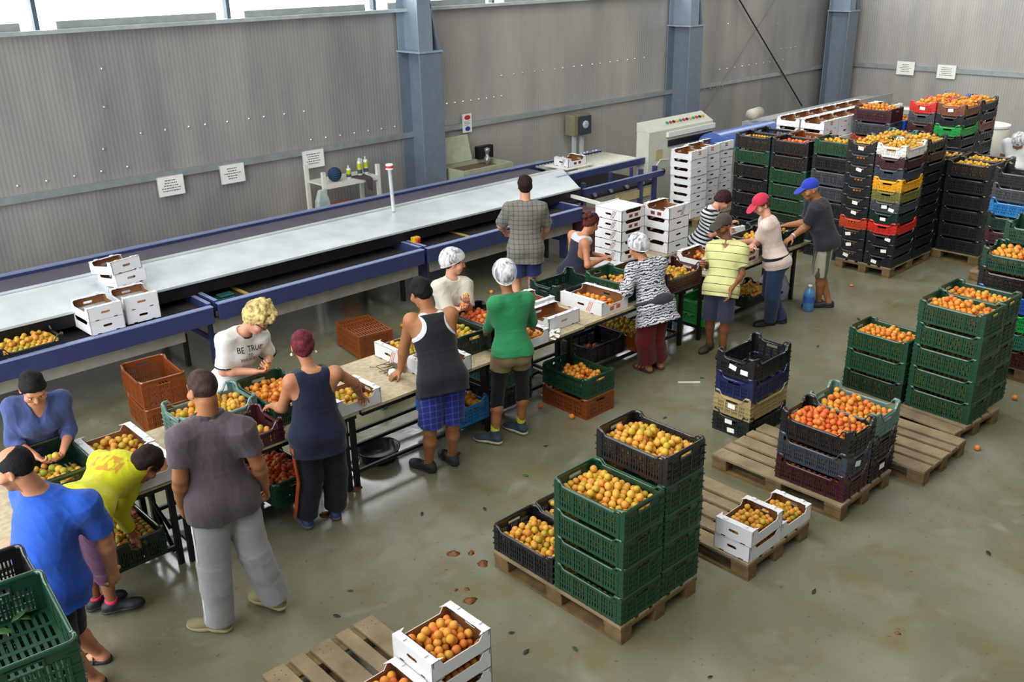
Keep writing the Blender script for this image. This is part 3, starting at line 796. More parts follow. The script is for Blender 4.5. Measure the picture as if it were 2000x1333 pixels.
# packing table stacks
GP = 'printed white boxes on the packing table'
for i in range(5): box(.41, .41, .12, 8.33, 7.09, TZ+.001+i*.121, 0, ['bottom', 'fourth', 'middle', 'second', 'topmost'][i]+' closed printed box of the stack right of bun woman', GP, 1)
lid = tag(MB().b2(-.2, .2, -.2, .2, 0, .006).b2(-.2, .2, .19, .2, .006, .02).build('cardboard_sheet', m_card), 'white cardboard sheet covering the printed box stack', 'cardboard'); lid.location = (8.33, 7.09, TZ+.002+5*.121)
for i in range(4): box(.40, .38, .138, 8.95, 6.90, TZ+.001+i*.139, 90, ['bottom', 'third', 'second', 'topmost'][i]+' white box of the four-high stack on packing table', 'plain white boxes on the packing table', 1 if i == 3 else 0)
for k, (x, y, a, z) in enumerate(((7.93, 6.9, .1, 0), (7.98, 6.86, .35, .005))):
    c = tag(MB().b2(-.16, .16, -.2, .2, 0, .004).build('cardboard_sheet', [m_printg, m_card][k]), ['pale green flat cardboard sheet lower on the packing table', 'white flat cardboard sheet under the hands of bun woman'][k], 'cardboard')
    c.location = (x, y, TZ+.001+z); c.rotation_euler = (0, 0, a)
# under the tables
GU = 'crates stored under the sorting tables'
def under(ty, c, x, y, z, deg, label, kind=None, **k):
    s = stack(ty, [c], x, y, z, deg, 'x', GU); s[0][0]['label'] = label
    if kind: fill_crate(s[0], kind, '', **k); peek(s[0], kind, 3)
    return s
under('A', 'green', 3.18, 6.24, .166, 92, 'green crate of red apricots under table by orange-striped trousers', 'r', level=.15, heap=.02)
under('A', 'dark green', 1.93, 6.28, .166, 90, 'dark green crate under left table, reached by yellow sleeve', 'g', level=.15, heap=.02)
under('A', 'black', 2.72, 6.3, .166, 90, 'black crate under table right of the grey polo man', 'y', level=.13)
under('C', 'blue', 5.03, 6.26, .166, 90, 'light blue crate of apricots under table between tank top man and green sweater', 'o', level=.14, heap=.02, r=.027)
under('C', 'black', 5.60, 6.28, .166, 90, 'black crate under table behind the black leggings', 'o', level=.08, dens=.5)
under('C', 'teal', 5.60, 6.28, .3575, 90, 'teal crate set on a black crate under the table', 'r', level=.08, dens=.5)
s = stack('A', ['orange', 'green'], 6.24, 5.79, 0, 90, 'x', GU)
s[0][0]['label'] = 'orange-brown crate on floor supporting a green crate at table edge'; s[1][0]['label'] = 'green crate on an orange-brown crate in front of table'
fill_crate(s[1], 'o', '', level=.11, heap=.03, dens=.9, part=lambda u, v: u < .55); peek(s[0], 'o', 2)
under('A', 'black', 7.0, 6.3, .166, 0, 'black crate holding a few red apricots under the table', None)
fill(7.0, 6.3, .166, 0, .6, .4, 'r', '', .035, 0, .35, .03, False, True)
under('C', 'orange', 7.55, 6.3, .166, 91, 'brown-red crate of green apricots under table by red trousers', 'g', level=.14, heap=.02, r=.027)
s = stack('D', ['lime green', 'lime green'], 8.75, 6.12, .166, 0, 'x', GU); s[0][0]['label'] = 'lower bright green crate under the table beside blue shorts'; s[1][0]['label'] = 'upper bright green crate under the table beside blue shorts'
under('D', 'black', 9.6, 6.12, .166, 0, 'black crate of apricots under the table by blue jeans', 'y', level=.10, heap=.03)
bas = tag(MB().lathe([(.13, 0), (.17, .02), (.19, .11), (.2, .115), (.18, .11), (.15, .03), (.02, .025)], n=24).build('plastic_basin', M('basin_black', '1c1f1e', .35), smooth=True), 'round black plastic basin under the tank top table', 'basin'); bas.location = (4.2, 6.3, 0)
# behind the tables
GO = 'orange-brown crates on the floor behind the tables'
c1 = crate('O', 'orange', 3.16, 8.42, 0, 84, 'orange-brown empty crate at bottom of pair behind the blond woman', GO)
c2 = crate('O', 'orange', 3.15, 8.42, .281, 85, 'orange-brown empty crate on top of pair left of blond woman', GO)
crate('O', 'orange', 5.62, 8.52, 0, 82, 'orange-brown crate lying upside down on floor behind tables', GO, flip=True)
crate('A', 'grey-green', 5.02, 7.35, 0, 20, 'grey-green upturned crate behind the bare table', GO, flip=True)

# ------------------------------------------------------------------ sorting machine
m_blue = M('machine_blue', '343c66', .42, .1, .1)
m_bluel = M('machine_blue_edge', '8f9cc4', .35, .2, .06)
m_belt = M('dark_rubber_belt', '2b2726', .8, 0, .15, 5)
m_belt2 = M('grey_belt', '5a5560', .75, 0, .1, 4)
m_galv = M('galvanised_sheet', 'd6dde0', .34, .35, .12, 3)
m_cream = M('machine_cream', '9a958a', .55)
m_wht = M('painted_white', 'dcdcd2', .5, 0, .04)
sm = thing('sorting_machine', 'long blue-framed fruit sorting machine along the back wall', 'machine', (0, 0, 0))
X0, X1 = -1.5, 9.75
for a, b, dz in ((X0, 4.1, 0), (4.16, 6.9, .015), (6.96, X1, .012)):
    MB().b2(a, b, 8.99, 9.03, .60+dz, .775+dz).build('tray_beam', m_blue, sm, bevel=.004)
    MB().b2(a, b, 8.985, 9.06, .776+dz, .786+dz).build('beam_edge', m_bluel, sm)
    MB().b2(a+.02, b-.02, 9.06, 10.02, .70, .715).build('tray_belt', m_belt, sm)
    for e in (a+.01, b-.01): MB().b2(e-.02, e+.02, 9.06, 10.0, .70, .80+dz).build('tray_divider', m_blue, sm); MB().b2(e-.022, e+.022, 9.06, 10.0, .801+dz, .806+dz).build('divider_edge', m_bluel, sm)
for a, b in ((X0, 1.2), (1.25, 3.82), (4.15, 6.9), (7.1, 9.7)):
    MB().b2(a, b, 9.14, 9.17, .43, .60).build('side_panel', m_cream, sm)
for x in (-.9, 1.7, 4.22, 7.13, 9.72):
    MB().b2(x-.04, x+.04, 9.3, 9.38, 0, .70).build('leg', m_blue, sm)
    MB().b2(x-.04, x+.04, 10.7, 10.78, 0, .95).build('leg', m_blue, sm)
    MB().b2(x-.33, x-.29, 9.35, 9.41, .06, .43).build('foot_post', m_black, sm)
    MB().b2(x-.015, x+.015, 9.38, 10.7, .25, .30).build('cross_rail', m_blue, sm)
# galvanised cover: sloped sheet with turned edges
cv = MB(); y0, z0, y1, z1 = 9.38, .955, 10.12, 1.06; t = .012
cv.add([(X0, y0, z0), (10.12, y0, z0), (10.62, y1+.12, z1), (X0, y1, z1), (X0, y0, z0-t), (10.12, y0, z0-t), (10.62, y1+.12, z1-t), (X0, y1, z1-t)],
       [(0,1,2,3),(7,6,5,4),(0,4,5,1),(1,5,6,2),(2,6,7,3),(3,7,4,0)])
cv.build('cover_plate', m_galv, sm)
MB().bar((X0, y0+.003, z0+.004), (10.12, y0+.003, z0+.004), .016, .02).build('cover_lip', m_galv, sm)
MB().bar((X0, y1-.01, z1+.012), (10.3, y1+.06, z1+.012), .012, .024).build('cover_rear_lip', m_galv, sm)
MB().b2(X0, 10.0, 9.42, 10.05, .80, .94).build('cover_body', m_black, sm)
MB().b2(X0, 10.55, 10.1, 10.98, .93, .965).build('long_belt', m_belt2, sm)
MB().b2(X0, 10.55, 10.13, 10.95, .8, .93).build('belt_frame', m_blue, sm)
rim_ = MB().b2(X0, 11.0, 10.98, 11.06, .80, 1.0); rim_.build('belt_rail', m_blue, sm)
MB().b2(X0, 11.0, 10.975, 11.065, 1.0, 1.012).build('belt_rail_edge', m_bluel, sm)
po = MB(); po.tube([(7.22, 10.02, 1.05), (7.20, 10.02, 1.6)], .024, 10); po = po.build('pole', m_galv, sm)
MB().lathe([(.045, 1.6), (.05, 1.603), (.05, 1.665), (.045, 1.67)], (7.20, 10.02, 0), 16).build('pole_cap', M('cap_white', 'e8e6e0', .4), po)
MB().lathe([(.051, 1.62), (.051, 1.65)], (7.20, 10.02, 0), 16).build('red_band', M('signal_red', 'c22822', .4), po)
sw = MB().b2(6.96, 7.06, 9.26, 9.34, .80, .88).build('switch_box', M('safety_yellow', 'd9a616', .4), sm, bevel=.008)
MB().lathe([(.02, 0), (.028, .005), (.03, .02), (.022, .026)], n=14).build('stop_button', M('signal_red', 'c22822'), sw).matrix_local = Matrix.Translation((7.01, 9.258, .84)) @ Matrix.Rotation(PI/2, 4, 'X')
MB().b2(7.82, 7.86, 9.08, 9.9, .716, .73).build('yellow_bar', M('yellow_paint', 'b9a34a', .6), sm)
MB().b2(4.62, 4.66, 9.08, 9.9, .716, .73).build('yellow_bar', M('yellow_paint', 'b9a34a', .6), sm)
# roller section to the right of the cover
rs = MB()
for y, z, w in ((9.95, .97, .10), (9.62, .80, .09), (10.98, .94, .12)):
    MB().b2(10.2 if y > 9.7 else 10.45, 12.35, y-.02, y+.02, z-w/2, z+w/2).build('roller_beam', m_blue, sm, bevel=.005)
    MB().b2(10.2 if y > 9.7 else 10.45, 12.35, y-.025, y+.025, z+w/2, z+w/2+.008).build('roller_beam_edge', m_bluel, sm)
for x in (10.5, 11.85, 12.2): MB().b2(x-.03, x+.03, 9.64, 9.70, 0, .93).build('machine_post', m_blue, sm)
for x in (11.1, 11.6): MB().b2(x-.02, x+.02, 9.64, 9.68, .8, 1.0).build('strut', m_blue, sm)
rl = MB()
for i in range(22): rl.tube([(10.75+i*.075, 10.0, .965), (10.75+i*.075, 10.93, .965)], .022, 8)
rl.build('rollers', M('pale_roller', 'c9c9bb', .4, .1), sm, smooth=True)
MB().b2(10.2, 12.3, 9.72, 10.9, .62, .66).build('under_belt', m_belt, sm)
rl = MB()
for i in range(4): rl.tube([(10.75+i*.38, 9.65, .70), (10.95+i*.38, 9.94, .72)], .03, 8)
rl.build('drive_roller', m_bluel, sm, smooth=True)
MB().b2(10.6, 12.2, 9.7, 9.74, .3, .62).build('guard_plate', m_cream, sm)
MB().b2(11.25, 12.1, 9.66, 9.69, .47, .6).build('perforated_panel', M('beige_panel', 'b0a274', .6), sm)
MB().b2(10.4, 11.05, 9.4, 9.6, .22, .5).build('motor_box', m_wht, sm, bevel=.01)
ch = MB(); ch.bar((9.85, 9.7, .92), (10.15, 9.02, .78), .03, .05); ch.build('chute_rail', m_wht, sm)
MB().bar((10.15, 9.02, .8), (10.2, 8.75, .05), .07, .05).build('chute_leg', m_wht, sm)
MB().b2(9.8, 10.1, 8.9, 9.3, .15, .72).build('hopper', M('hopper_maroon', '4a1f22', .6), sm)
for i in range(11): MB().lathe([(.022, 0), (.03, .01), (.03, .02), (.001, .03)], (11.3+.1*i-.02*(i % 3), 11.02, .99), 10).build('tension_bolt', M('bright_zinc', 'e6e6e2', .25, .8), sm, smooth=True)
# machine items resting on it
st = thing('machine_shelf', 'white tilted plate on the machine holding a white box', 'shelf', (11.0, 10.45, 1.02))
MB().box((0, 0, 0), (.62, .5, .012)).build('plate', m_wht, st); MB().b2(-.02, .22, -.23, -.15, -.16, -.006).build('bracket', m_wht, st); MB().b2(-.2, -.16, .1, .14, -.05, -.006).build('support_foot', m_wht, st)
box(.42, .32, .13, 11.03, 10.45, 1.0265, 0, 'single white box on the plate atop the sorting machine', 'white boxes on the machine', 1)
e = stack('D', ['black'], 2.32, 9.25, .716, 2, 'x', 'crates on the machine'); e[0][0]['label'] = 'black crate of apricots on the machine tray far left'
fill_crate(e[0], 'y', '', heap=.02, level=.09, r=.026); peek(e[0], 'y', 3)
GM = 'white boxes stacked on the machine tray'
for i in range(2):
    box(.42, .335, .135, 3.03, 9.26, .79+i*.136, 92, ['lower', 'upper'][i]+' white box of the left pair on the machine tray', GM)
    box(.42, .335, .135, 3.42, 9.30, .79+i*.136, 88, ['lower', 'upper'][i]+' white box of the right pair on the machine tray', GM)
sl = math.atan2(z1-z0, y1-y0)
box(.42, .335, .13, 3.52, 9.78, 1.012, 95, 'white box resting at a slant on the galvanised cover', GM, 0, (0, sl, math.radians(95)))
box(.42, .335, .13, 3.48, 9.80, 1.145, 100, 'tilted white box on top of the slanting one', GM, 0, (0, sl, math.radians(101)))
rag = tag(MB().b2(-.1, .1, -.06, .06, 0, .05).b2(-.06, .11, -.04, .08, .05, .075).build('plastic_bag', M('teal_bag', '1f4f4a', .25), bevel=.02), 'dark teal plastic bag lying in the machine tray', 'bag'); rag.location = (4.36, 9.25, .716)

# control cabinet with push buttons
cc = thing('control_cabinet', 'white control cabinet with coloured push buttons on top', 'cabinet', (12.27, 9.87, 0))
MB().b2(0, 1.75, 0, .26, 0, 1.42).build('cabinet_body', M('cabinet_white', 'c2c2b6', .5, 0, .05), cc, bevel=.01)
d = MB(); d.add([(0, 0, 1.42), (1.75, 0, 1.42), (1.75, .26, 1.56), (0, .26, 1.56), (0, .26, 1.42), (1.75, .26, 1.42)], [(0,1,2,3), (0,3,4), (1,5,2), (3,2,5,4), (0,4,5,1)]); dd = d.build('button_desk', M('cabinet_white', 'c2c2b6'), cc)
bc = [M('btn_'+n, h, .35) for n, h in (('green', '1f8a5a'), ('red', 'b02a22'), ('black', '222222'), ('yellow', 'c79a22'))]
for i in range(12):
    p = MB(); p.lathe([(.028, 0), (.028, .02), (.02, .026)], n=10); b_ = p.build('button', bc[i % 4], cc)
    b_.location = (.62+.09*i, .13, 1.492); b_.rotation_euler = (math.atan2(.14, .26), 0, 0)
MB().b2(.45, 1.75, -.05, -.002, 1.30, 1.38).build('front_rail', m_wht, cc); MB().b2(.5, 1.7, -.03, -.002, 1.14, 1.24).build('dark_slot', m_black, cc)
MB().b2(.18, .36, -.01, -.001, .95, 1.12).build('beige_plate', M('beige_panel', 'b0a274'), cc)
MB().lathe([(.05, 0), (.05, .03), (.03, .04)], n=14).build('knob', m_black, cc).matrix_local = Matrix.Translation((.38, -.001, .74)) @ Matrix.Rotation(PI/2, 4, 'X')
MB().b2(.02, .14, -.09, -.001, .42, .62).build('socket_box', M('grey_box', '5a5f63', .5), cc); MB().tube([(.08, -.04, .62), (.1, -.03, .8), (.3, -.02, .95), (.5, -.02, .93)], .008, 6).build('cable', m_wht, cc)
# blue machine cover and far conveyor
bv = thing('machine_cover', 'glossy light blue curved cover behind the white box tower', 'machine cover', (14.3, 9.45, 0))
q = MB(); n = 10
vs = []; 
for xx in (-.85, .85):
    for k in range(n+1): a = PI*k/n; vs.append((xx, -.32*math.cos(a), 1.08+.24*math.sin(a)))
q.add(vs, [(k, k+1, n+2+k, n+1+k) for k in range(n)]+[tuple(range(n, -1, -1)), tuple(range(n+1, 2*n+2))]+[(0, n+1, 2*n+1, n)])
o_ = q.build('cover_shell', M('cover_blue', '4f69ad', .25, .1, .05), bv); auto_smooth(o_.data, 40)
for xx in (-.8, .8): MB().b2(xx-.04, xx+.04, -.25, .25, 0, 1.08).build('stand', m_blue, bv)
fc = thing('grey_conveyor', 'long pale grey conveyor along the wall in the far corner', 'conveyor', (15.4, 9.9, 0))
MB().b2(0, 4.6, -.3, .3, 1.02, 1.2).build('conveyor_bed', M('pale_grey_metal', 'a6a8a6', .45, .2), fc); MB().b2(0, 4.6, -.34, -.3, 1.1, 1.3).build('side_guard', M('pale_grey_metal', 'a6a8a6'), fc)
for xx in (.1, 2.3, 4.5): MB().b2(xx-.03, xx+.03, -.25, .25, 0, 1.02).build('leg', m_steel, fc)
MB().tube([(-.05, .1, 1.34), (.25, .1, 1.36)], .1, 14).build('drum', M('drum_tan', 'b9b2a2', .5), fc, smooth=True)

# white box tower in front of the control cabinet, and the far block
pallet(12.95, 9.28, 0, 'wooden pallet under the white cardboard box tower')
GTW = 'white boxes of the tall tower'
for cx, cy, nm, nn in ((12.47, 9.20, 'left', 8), (12.93, 9.28, 'middle', 8), (13.39, 9.34, 'right', 8)):
    for i in range(nn):
        dx = .0 if i > 4 or nm != 'left' else .03
        box(.41, .42, .134, cx+dx+RND.uniform(-.008, .008), cy+RND.uniform(-.008, .008), .1445+i*.135, 90, '%s white box, %s column of the tall tower' % (['lowest', 'second lowest', 'third lowest', 'fourth lowest', 'fourth highest', 'third highest', 'second highest', 'topmost'][i], nm), GTW, 3 if i == nn-1 else 0)
GTX = 'white boxes piled behind the striped shirt'
for i in range(4): box(.41, .40, .134, 11.15, 7.55, .0+i*.135, 75, ['bottom', 'third', 'second', 'topmost'][i]+' white box piled on floor behind the striped shirt woman', GTX)
rc = thing('roller_conveyor', 'raised roller conveyor under the far block of white boxes', 'conveyor', (14.5, 7.78, 0))
MB().b2(-1.25, 1.35, -.46, -.42, 1.35, 1.46).b2(-1.25, 1.35, .42, .46, 1.35, 1.46).build('side_rails', m_wht, rc)
k = MB()
for i in range(24): k.tube([(-1.2+i*.108, -.42, 1.44), (-1.2+i*.108, .42, 1.44)], .022, 8)
k.build('rollers', m_galv, rc, smooth=True)
for xx in (-1.15, 1.25):
    for yy in (-.44, .44): MB().b2(xx-.02, xx+.02, yy-.02, yy+.02, 0, 1.35).build('leg', m_steel, rc)
GFB = 'white boxes on the raised conveyor'
for i in range(6):
    for j in range(2):
        for l in range(2):
            if l == 0 and 0 < i < 5 and j == 1: pass
            box(.41, .41, .134, 13.52+i*.415, 7.57+j*.42, 1.4635+l*.135, 90, 'white box, %s layer, %s row, %s from the striped-shirt end' % (['lower', 'upper'][l], ['front', 'back'][j], ['first', 'second', 'third', 'fourth', 'fifth', 'last'][i]), GFB, 3 if (i+j) % 3 == 0 else 0)
rt = thing('roller_track', 'white slatted roller track between the far crate stacks', 'roller track', (16.2, 7.55, 0))
k = MB()
for i in range(16): k.bar((-.85+i*.11, -.3, 1.66-i*.012), (-.85+i*.11, .3, 1.66-i*.012), .05, .02)
k.build('slats', m_wht, rt)
for yy in (-.32, .32): MB().bar((-.9, yy, 1.66), (.9, yy, 1.46), .03, .07).build('side_rail', m_wht, rt)
for xx in (-.8, .8):
    for yy in (-.32, .32): MB().b2(xx-.02, xx+.02, yy-.02, yy+.02, 0, 1.5).build('leg', m_steel, rt)
dm = thing('white_drum', 'white drum on a blue metal stand near the far wall', 'drum', (17.3, 6.5, 0))
MB().lathe([(.32, .75), (.34, .78), (.34, 1.22), (.32, 1.26)], n=24).build('drum_body', m_wht, dm, smooth=True)
MB().lathe([(.335, 1.26), (.345, 1.265), (.345, 1.30), (.30, 1.31)], n=24).build('drum_lid', m_paper, dm)
for xx in (-.3, .3):
    for yy in (-.3, .3): MB().b2(xx-.025, xx+.025, yy-.025, yy+.025, 0, .76).build('stand_leg', M('stand_blue', '22449a', .4), dm)
MB().b2(-.34, .34, -.34, .34, .70, .745).build('stand_top', M('stand_blue', '22449a'), dm)

# ------------------------------------------------------------------ things at the back wall
sh = thing('storage_rack', 'white metal rack with spray cans against the back wall', 'shelf', (7.5, 11.65, 0))
for xx, yy, h in ((-.42, -.22, 1.38), (-.42, .22, 1.42), (.50, -.22, 1.36), (.50, .22, 1.38)): MB().b2(xx-.025, xx+.025, yy-.025, yy+.025, 0, h).build('upright', m_wht, sh)
MB().b2(-.42, .5, -.24, .24, 1.18, 1.20).build('rack_shelf', m_wht, sh); MB().b2(-.42, .5, -.25, -.235, 1.14, 1.205).build('shelf_edge', m_wht, sh)
MB().b2(-.42, .5, -.24, .24, .62, .64).build('rack_shelf', m_wht, sh)
for k, (x, y) in enumerate(((7.56, 11.52), (7.78, 11.56), (7.9, 11.58))):
    c = thing('spray_can', ['short spray can beside the blue ball of yarn on rack', 'left of two tall spray cans on rack', 'right of two tall spray cans on rack'][k], 'spray can', (x, y, 1.2005), 0, 'spray cans on the rack')
    h = .17 if k == 0 else .24
    MB().lathe([(.034, 0), (.036, .004), (.036, h-.03), (.022, h-.012), (.012, h-.01)], n=16).build('can_body', M('can_white', 'd9dad4', .35, .2), c, smooth=True)
    MB().lathe([(.0366, h*.45), (.0366, h*.78)], n=16).build('can_label', M('can_yellow', 'b9c21c', .5), c); MB().lathe([(.0366, h*.18), (.0366, h*.42)], n=16).build('grey_label', M('can_grey', '4a4f55', .5), c)
    MB().lathe([(.011, h-.01), (.013, h+.02), (.009, h+.025)], n=10).build('nozzle', M('can_white', 'd9dad4'), c)
y_ = MB()
for i in range(9):
    a = i*.7; pts = [(.085*math.cos(t_), .085*math.sin(t_)*math.cos(a), .085*math.sin(t_)*math.sin(a)) for t_ in np.linspace(0, 2*PI, 22)]; y_.tube(pts, .016, 6)
yo = tag(y_.build('rope_coil', M('rope_blue', '1f3c5a', .8), smooth=True), 'dark blue coil of rope on the rack shelf', 'rope'); yo.location = (7.33, 11.53, 1.3025)
cl_ = MB(); cl_.add([(-.1, -.1, .012), (.12, -.12, .012), (.13, .08, .02), (-.08, .1, .012), (.02, -.13, -.02), (.14, -.14, -.02), (.12, -.145, -.2), (.05, -.14, -.16),
                     (-.1, -.1, .002), (.12, -.12, .002), (.13, .08, .002), (-.08, .1, .002), (.02, -.115, -.02), (.14, -.125, -.02), (.12, -.13, -.2), (.05, -.125, -.16)],
                    [(0,1,2,3), (11,10,9,8), (0,4,5,1), (4,7,6,5), (8,9,13,12), (12,13,14,15), (0,3,11,8), (3,2,10,11), (1,5,13,9), (2,1,9,10), (5,6,14,13), (6,7,15,14), (7,4,12,15), (4,0,8,12)])
co = tag(cl_.build('cleaning_cloth', M('cloth_brown', '4a403e', .95), bevel=.004), 'dark brown cloth hanging over the rack edge', 'cloth'); co.location = (7.72, 11.5, 1.2005)
tb = thing('tool_case', 'orange tool case on the lower shelf of the white rack', 'case', (7.42, 11.58, .6405))
MB().b2(-.24, .24, -.15, .15, 0, .22).build('case_body', M('case_orange', 'c4571a', .4), tb, bevel=.02); MB().b2(-.08, .08, -.16, -.14, .16, .2).build('case_handle', M('case_dark', '6b2f10', .5), tb)
tg = MB(); tg.add([(x, y, z) for z, w, d in ((.2, .10, .03), (.6, .13, .05), (1.0, .1, .05), (1.16, .05, .03)) for x, y in ((-w, -d), (w, -d), (w, d), (-w, d))], [(0,3,2,1)]+[(4*i+j, 4*i+(j+1) % 4, 4*i+4+(j+1) % 4, 4*i+4+j) for i in range(3) for j in range(4)]+[(12,13,14,15)])
to = tag(tg.build('plastic_bag', M('pale_bag', 'a9bab2', .3), bevel=.02), 'pale translucent bag hanging at left of the rack', 'bag'); to.location = (7.0, 11.38, 0)
cb = thing('machine_cabinet', 'grey-green machine cabinet with its lid open by the column', 'cabinet', (9.94, 11.55, 0))
MB().b2(-.5, .55, -.35, .3, 0, .98).build('cabinet_body', M('cabinet_sage', 'a3a68c', .5), cb, bevel=.01)
MB().b2(-.42, .47, -.28, .24, .981, .986).build('inside', M('cabinet_inside', '6a5a48', .7), cb)
f = MB(); f.b2(-.5, .55, -.35, -.3, .98, 1.05).b2(-.5, .55, .25, .3, .98, 1.05).b2(-.5, -.45, -.3, .25, .98, 1.05).b2(.5, .55, -.3, .25, .98, 1.05); f.build('cabinet_rim', M('cabinet_sage', 'a3a68c'), cb)
lidm = MB().b2(-.5, .2, -.015, .015, 0, .42).build('lid', M('lid_sage', 'b4b79a', .5), cb, bevel=.006); lidm.location = (.0, .26, 1.05); lidm.rotation_euler = (-.25, 0, 0)
MB().b2(-.38, .3, -.36, -.352, .3, .85).build('door_panel', M('lid_sage', 'b4b79a'), cb)
mt = MB(); mt.lathe([(.05, 0), (.05, .12), (.03, .13), (.03, .2), (.045, .21), (.045, .26), (.0, .28)], n=14); mo = mt.build('motor', M('motor_grey', '9a9a98', .3, .6), cb, smooth=True); mo.location = (.35, .05, .986)
MB().b2(.3, .62, .2, .3, 1.05, 1.25).build('lid_bracket', m_black, cb)
cx = thing('switch_box', 'grey switch box on two posts behind the machine', 'switch box', (12.75, 11.9, 0))
MB().b2(-.22, .22, -.12, .1, 1.12, 1.48).build('switch_housing', M('box_olive', '7d7c62', .5), cx, bevel=.01); MB().b2(-.12, .22, -.135, -.121, 1.12, 1.45).build('switch_face', M('box_face', '3a3f45', .4), cx)
MB().lathe([(.07, 0), (.07, .02), (.05, .03)], n=16).build('dial', m_galv, cx).matrix_local = Matrix.Translation((.06, -.136, 1.3)) @ Matrix.Rotation(PI/2, 4, 'X')
for xx in (-.1, .1): MB().b2(xx-.03, xx+.03, -.04, .02, 0, 1.12).build('post', m_galv, cx)
# paper notices
m_ink = M('ink', '4a4a4a', .8); m_frm = M('sleeve', 'bfc3c3', .3)
def notice(x, z, label, right=False, w=.36, h=.26, tilt=-.06):
    t = thing('paper_notice', label, 'notice', (x, YW-.075, z) if not right else (XW-.075, x, z), 0 if not right else -PI/2, 'paper notices on the wall rail')
    t.rotation_euler.y = 0
    p = MB().b2(-w/2, w/2, -.004, 0, -h/2, h/2).build('sheet', m_paper, t) 
    r_ = MB()
    for s in (-1, 1): r_.b2(s*(w/2-.006), s*w/2, -.006, -.0041, -h/2, h/2); r_.b2(-w/2, w/2, -.006, -.0041, s*h/2, s*(h/2-.006))
    r_.build('sleeve_edge', m_frm, p)
    rr = random.Random(int(x*100))
    for i in range(5):
        ln = MB(); zz = h*.27-i*h*.13; L = w*rr.uniform(.18, .36); a = -L
        while a < L:
            k = rr.uniform(.012, .035); ln.b2(a, min(L, a+k), -.0052, -.0042, zz-.005, zz+.006); a += k+.008
        ln.build('text_line', m_ink, p)
notice(5.15, 1.43, 'leftmost of three paper notices on the back wall rail')
notice(6.03, 1.45, 'middle of three paper notices on the back wall rail')
notice(7.31, 1.46, 'paper notice on the rail above the white rack')
notice(10.27, 1.60, 'left paper notice on the right-hand wall rail', True, .42, .3)
notice(9.33, 1.58, 'right paper notice on the right-hand wall rail', True, .42, .3)
ps = thing('safety_poster', 'small red and blue safety poster beside the column', 'poster', (10.245, YW-.075, 1.61))
MB().b2(-.1, .1, -.004, 0, -.15, .15).build('sheet', m_paper, ps)
MB().lathe([(.05, 0), (.05, .002)], n=20).build('red_sign', M('signal_red', 'c22822'), ps).matrix_local = Matrix.Translation((.01, -.0045, .09)) @ Matrix.Rotation(PI/2, 4, 'X') @ Matrix.Diagonal((1.3, .75, 1, 1))
MB().lathe([(.05, 0), (.05, .002)], n=20).build('blue_sign', M('sign_blue', '2348a8', .5), ps).matrix_local = Matrix.Translation((.01, -.0045, -.09)) @ Matrix.Rotation(PI/2, 4, 'X') @ Matrix.Diagonal((1.1, .75, 1, 1))
pl = MB()
for i in range(4): pl.b2(-.06, .07-.02*(i % 2), -.0052, -.0042, .03-i*.022, .036-i*.022)
pl.build('text_block', m_ink, ps)

# ------------------------------------------------------------------ floor litter
def fruit_on_floor(x, y, k, label, r=.026, squash=1.):
    o = tag(link('apricot', _ap3[k]), label, 'apricot', 'apricots dropped on the floor'); o.location = (x, y, r*.93*squash); o.scale = (r, r, r*squash); o.rotation_euler = (RND.uniform(-.3, .3)*(squash == 1), 0, RND.uniform(0, 6))
for x, y, k, l in ((11.37, 5.67, 'r', 'squashed brown apricot on the floor right of blue cap man'), (8.05, 4.13, 'g', 'apricot on the floor at left corner of rear pallet'), (8.02, 2.66, 'r', 'orange apricot on floor beside the front edge of rear pallets'),
                   (9.3, 2.83, 'o', 'apricot on floor by the right edge stack'), (5.97, 5.62, 'o', 'orange apricot on floor beside the orange-brown crate'), (5.92, 6.0, 'r', 'apricot on floor touching the orange-brown crate'),
                   (7.9, 8.9, 'o', 'apricot lying on floor behind tables near the machine'), (6.32, 8.75, 'o', 'apricot on floor right of the upturned orange crate'), (2.38, 5.98, 'o', 'apricot on floor at foot of the left table leg')):
    fruit_on_floor(x, y, k, l, .027, .6 if 'squashed' in l else 1.)
m_mush = M('crushed_fruit', '6a3b12', .5, 0, .5, 60)
def blob(x, y, r, h, m, name, label, cat, group=None):
    b = MB(); n = 10; vs = [(0, 0, h)]; 
    for k, (q, z) in enumerate(((.5, h*.8), (1., .002), (1.02, 0))):
        for i in range(n): rr = r*q*RND.uniform(.7, 1.2); vs.append((rr*math.cos(2*PI*i/n), rr*math.sin(2*PI*i/n)*.8, z*(1 if k else RND.uniform(.6, 1.2))))
    fs = [(0, 1+i, 1+(i+1) % n) for i in range(n)]+[(1+k*n+i, 1+(k+1)*n+i, 1+(k+1)*n+(i+1) % n, 1+k*n+(i+1) % n) for k in range(2) for i in range(n)]
    fs.append(tuple(1+2*n+i for i in range(n)))
    o = tag(b.add(vs, fs).build(name, m, None, True), label, cat, group); o.location = (x, y, 0); o.rotation_euler = (0, 0, RND.uniform(0, 6)); return o
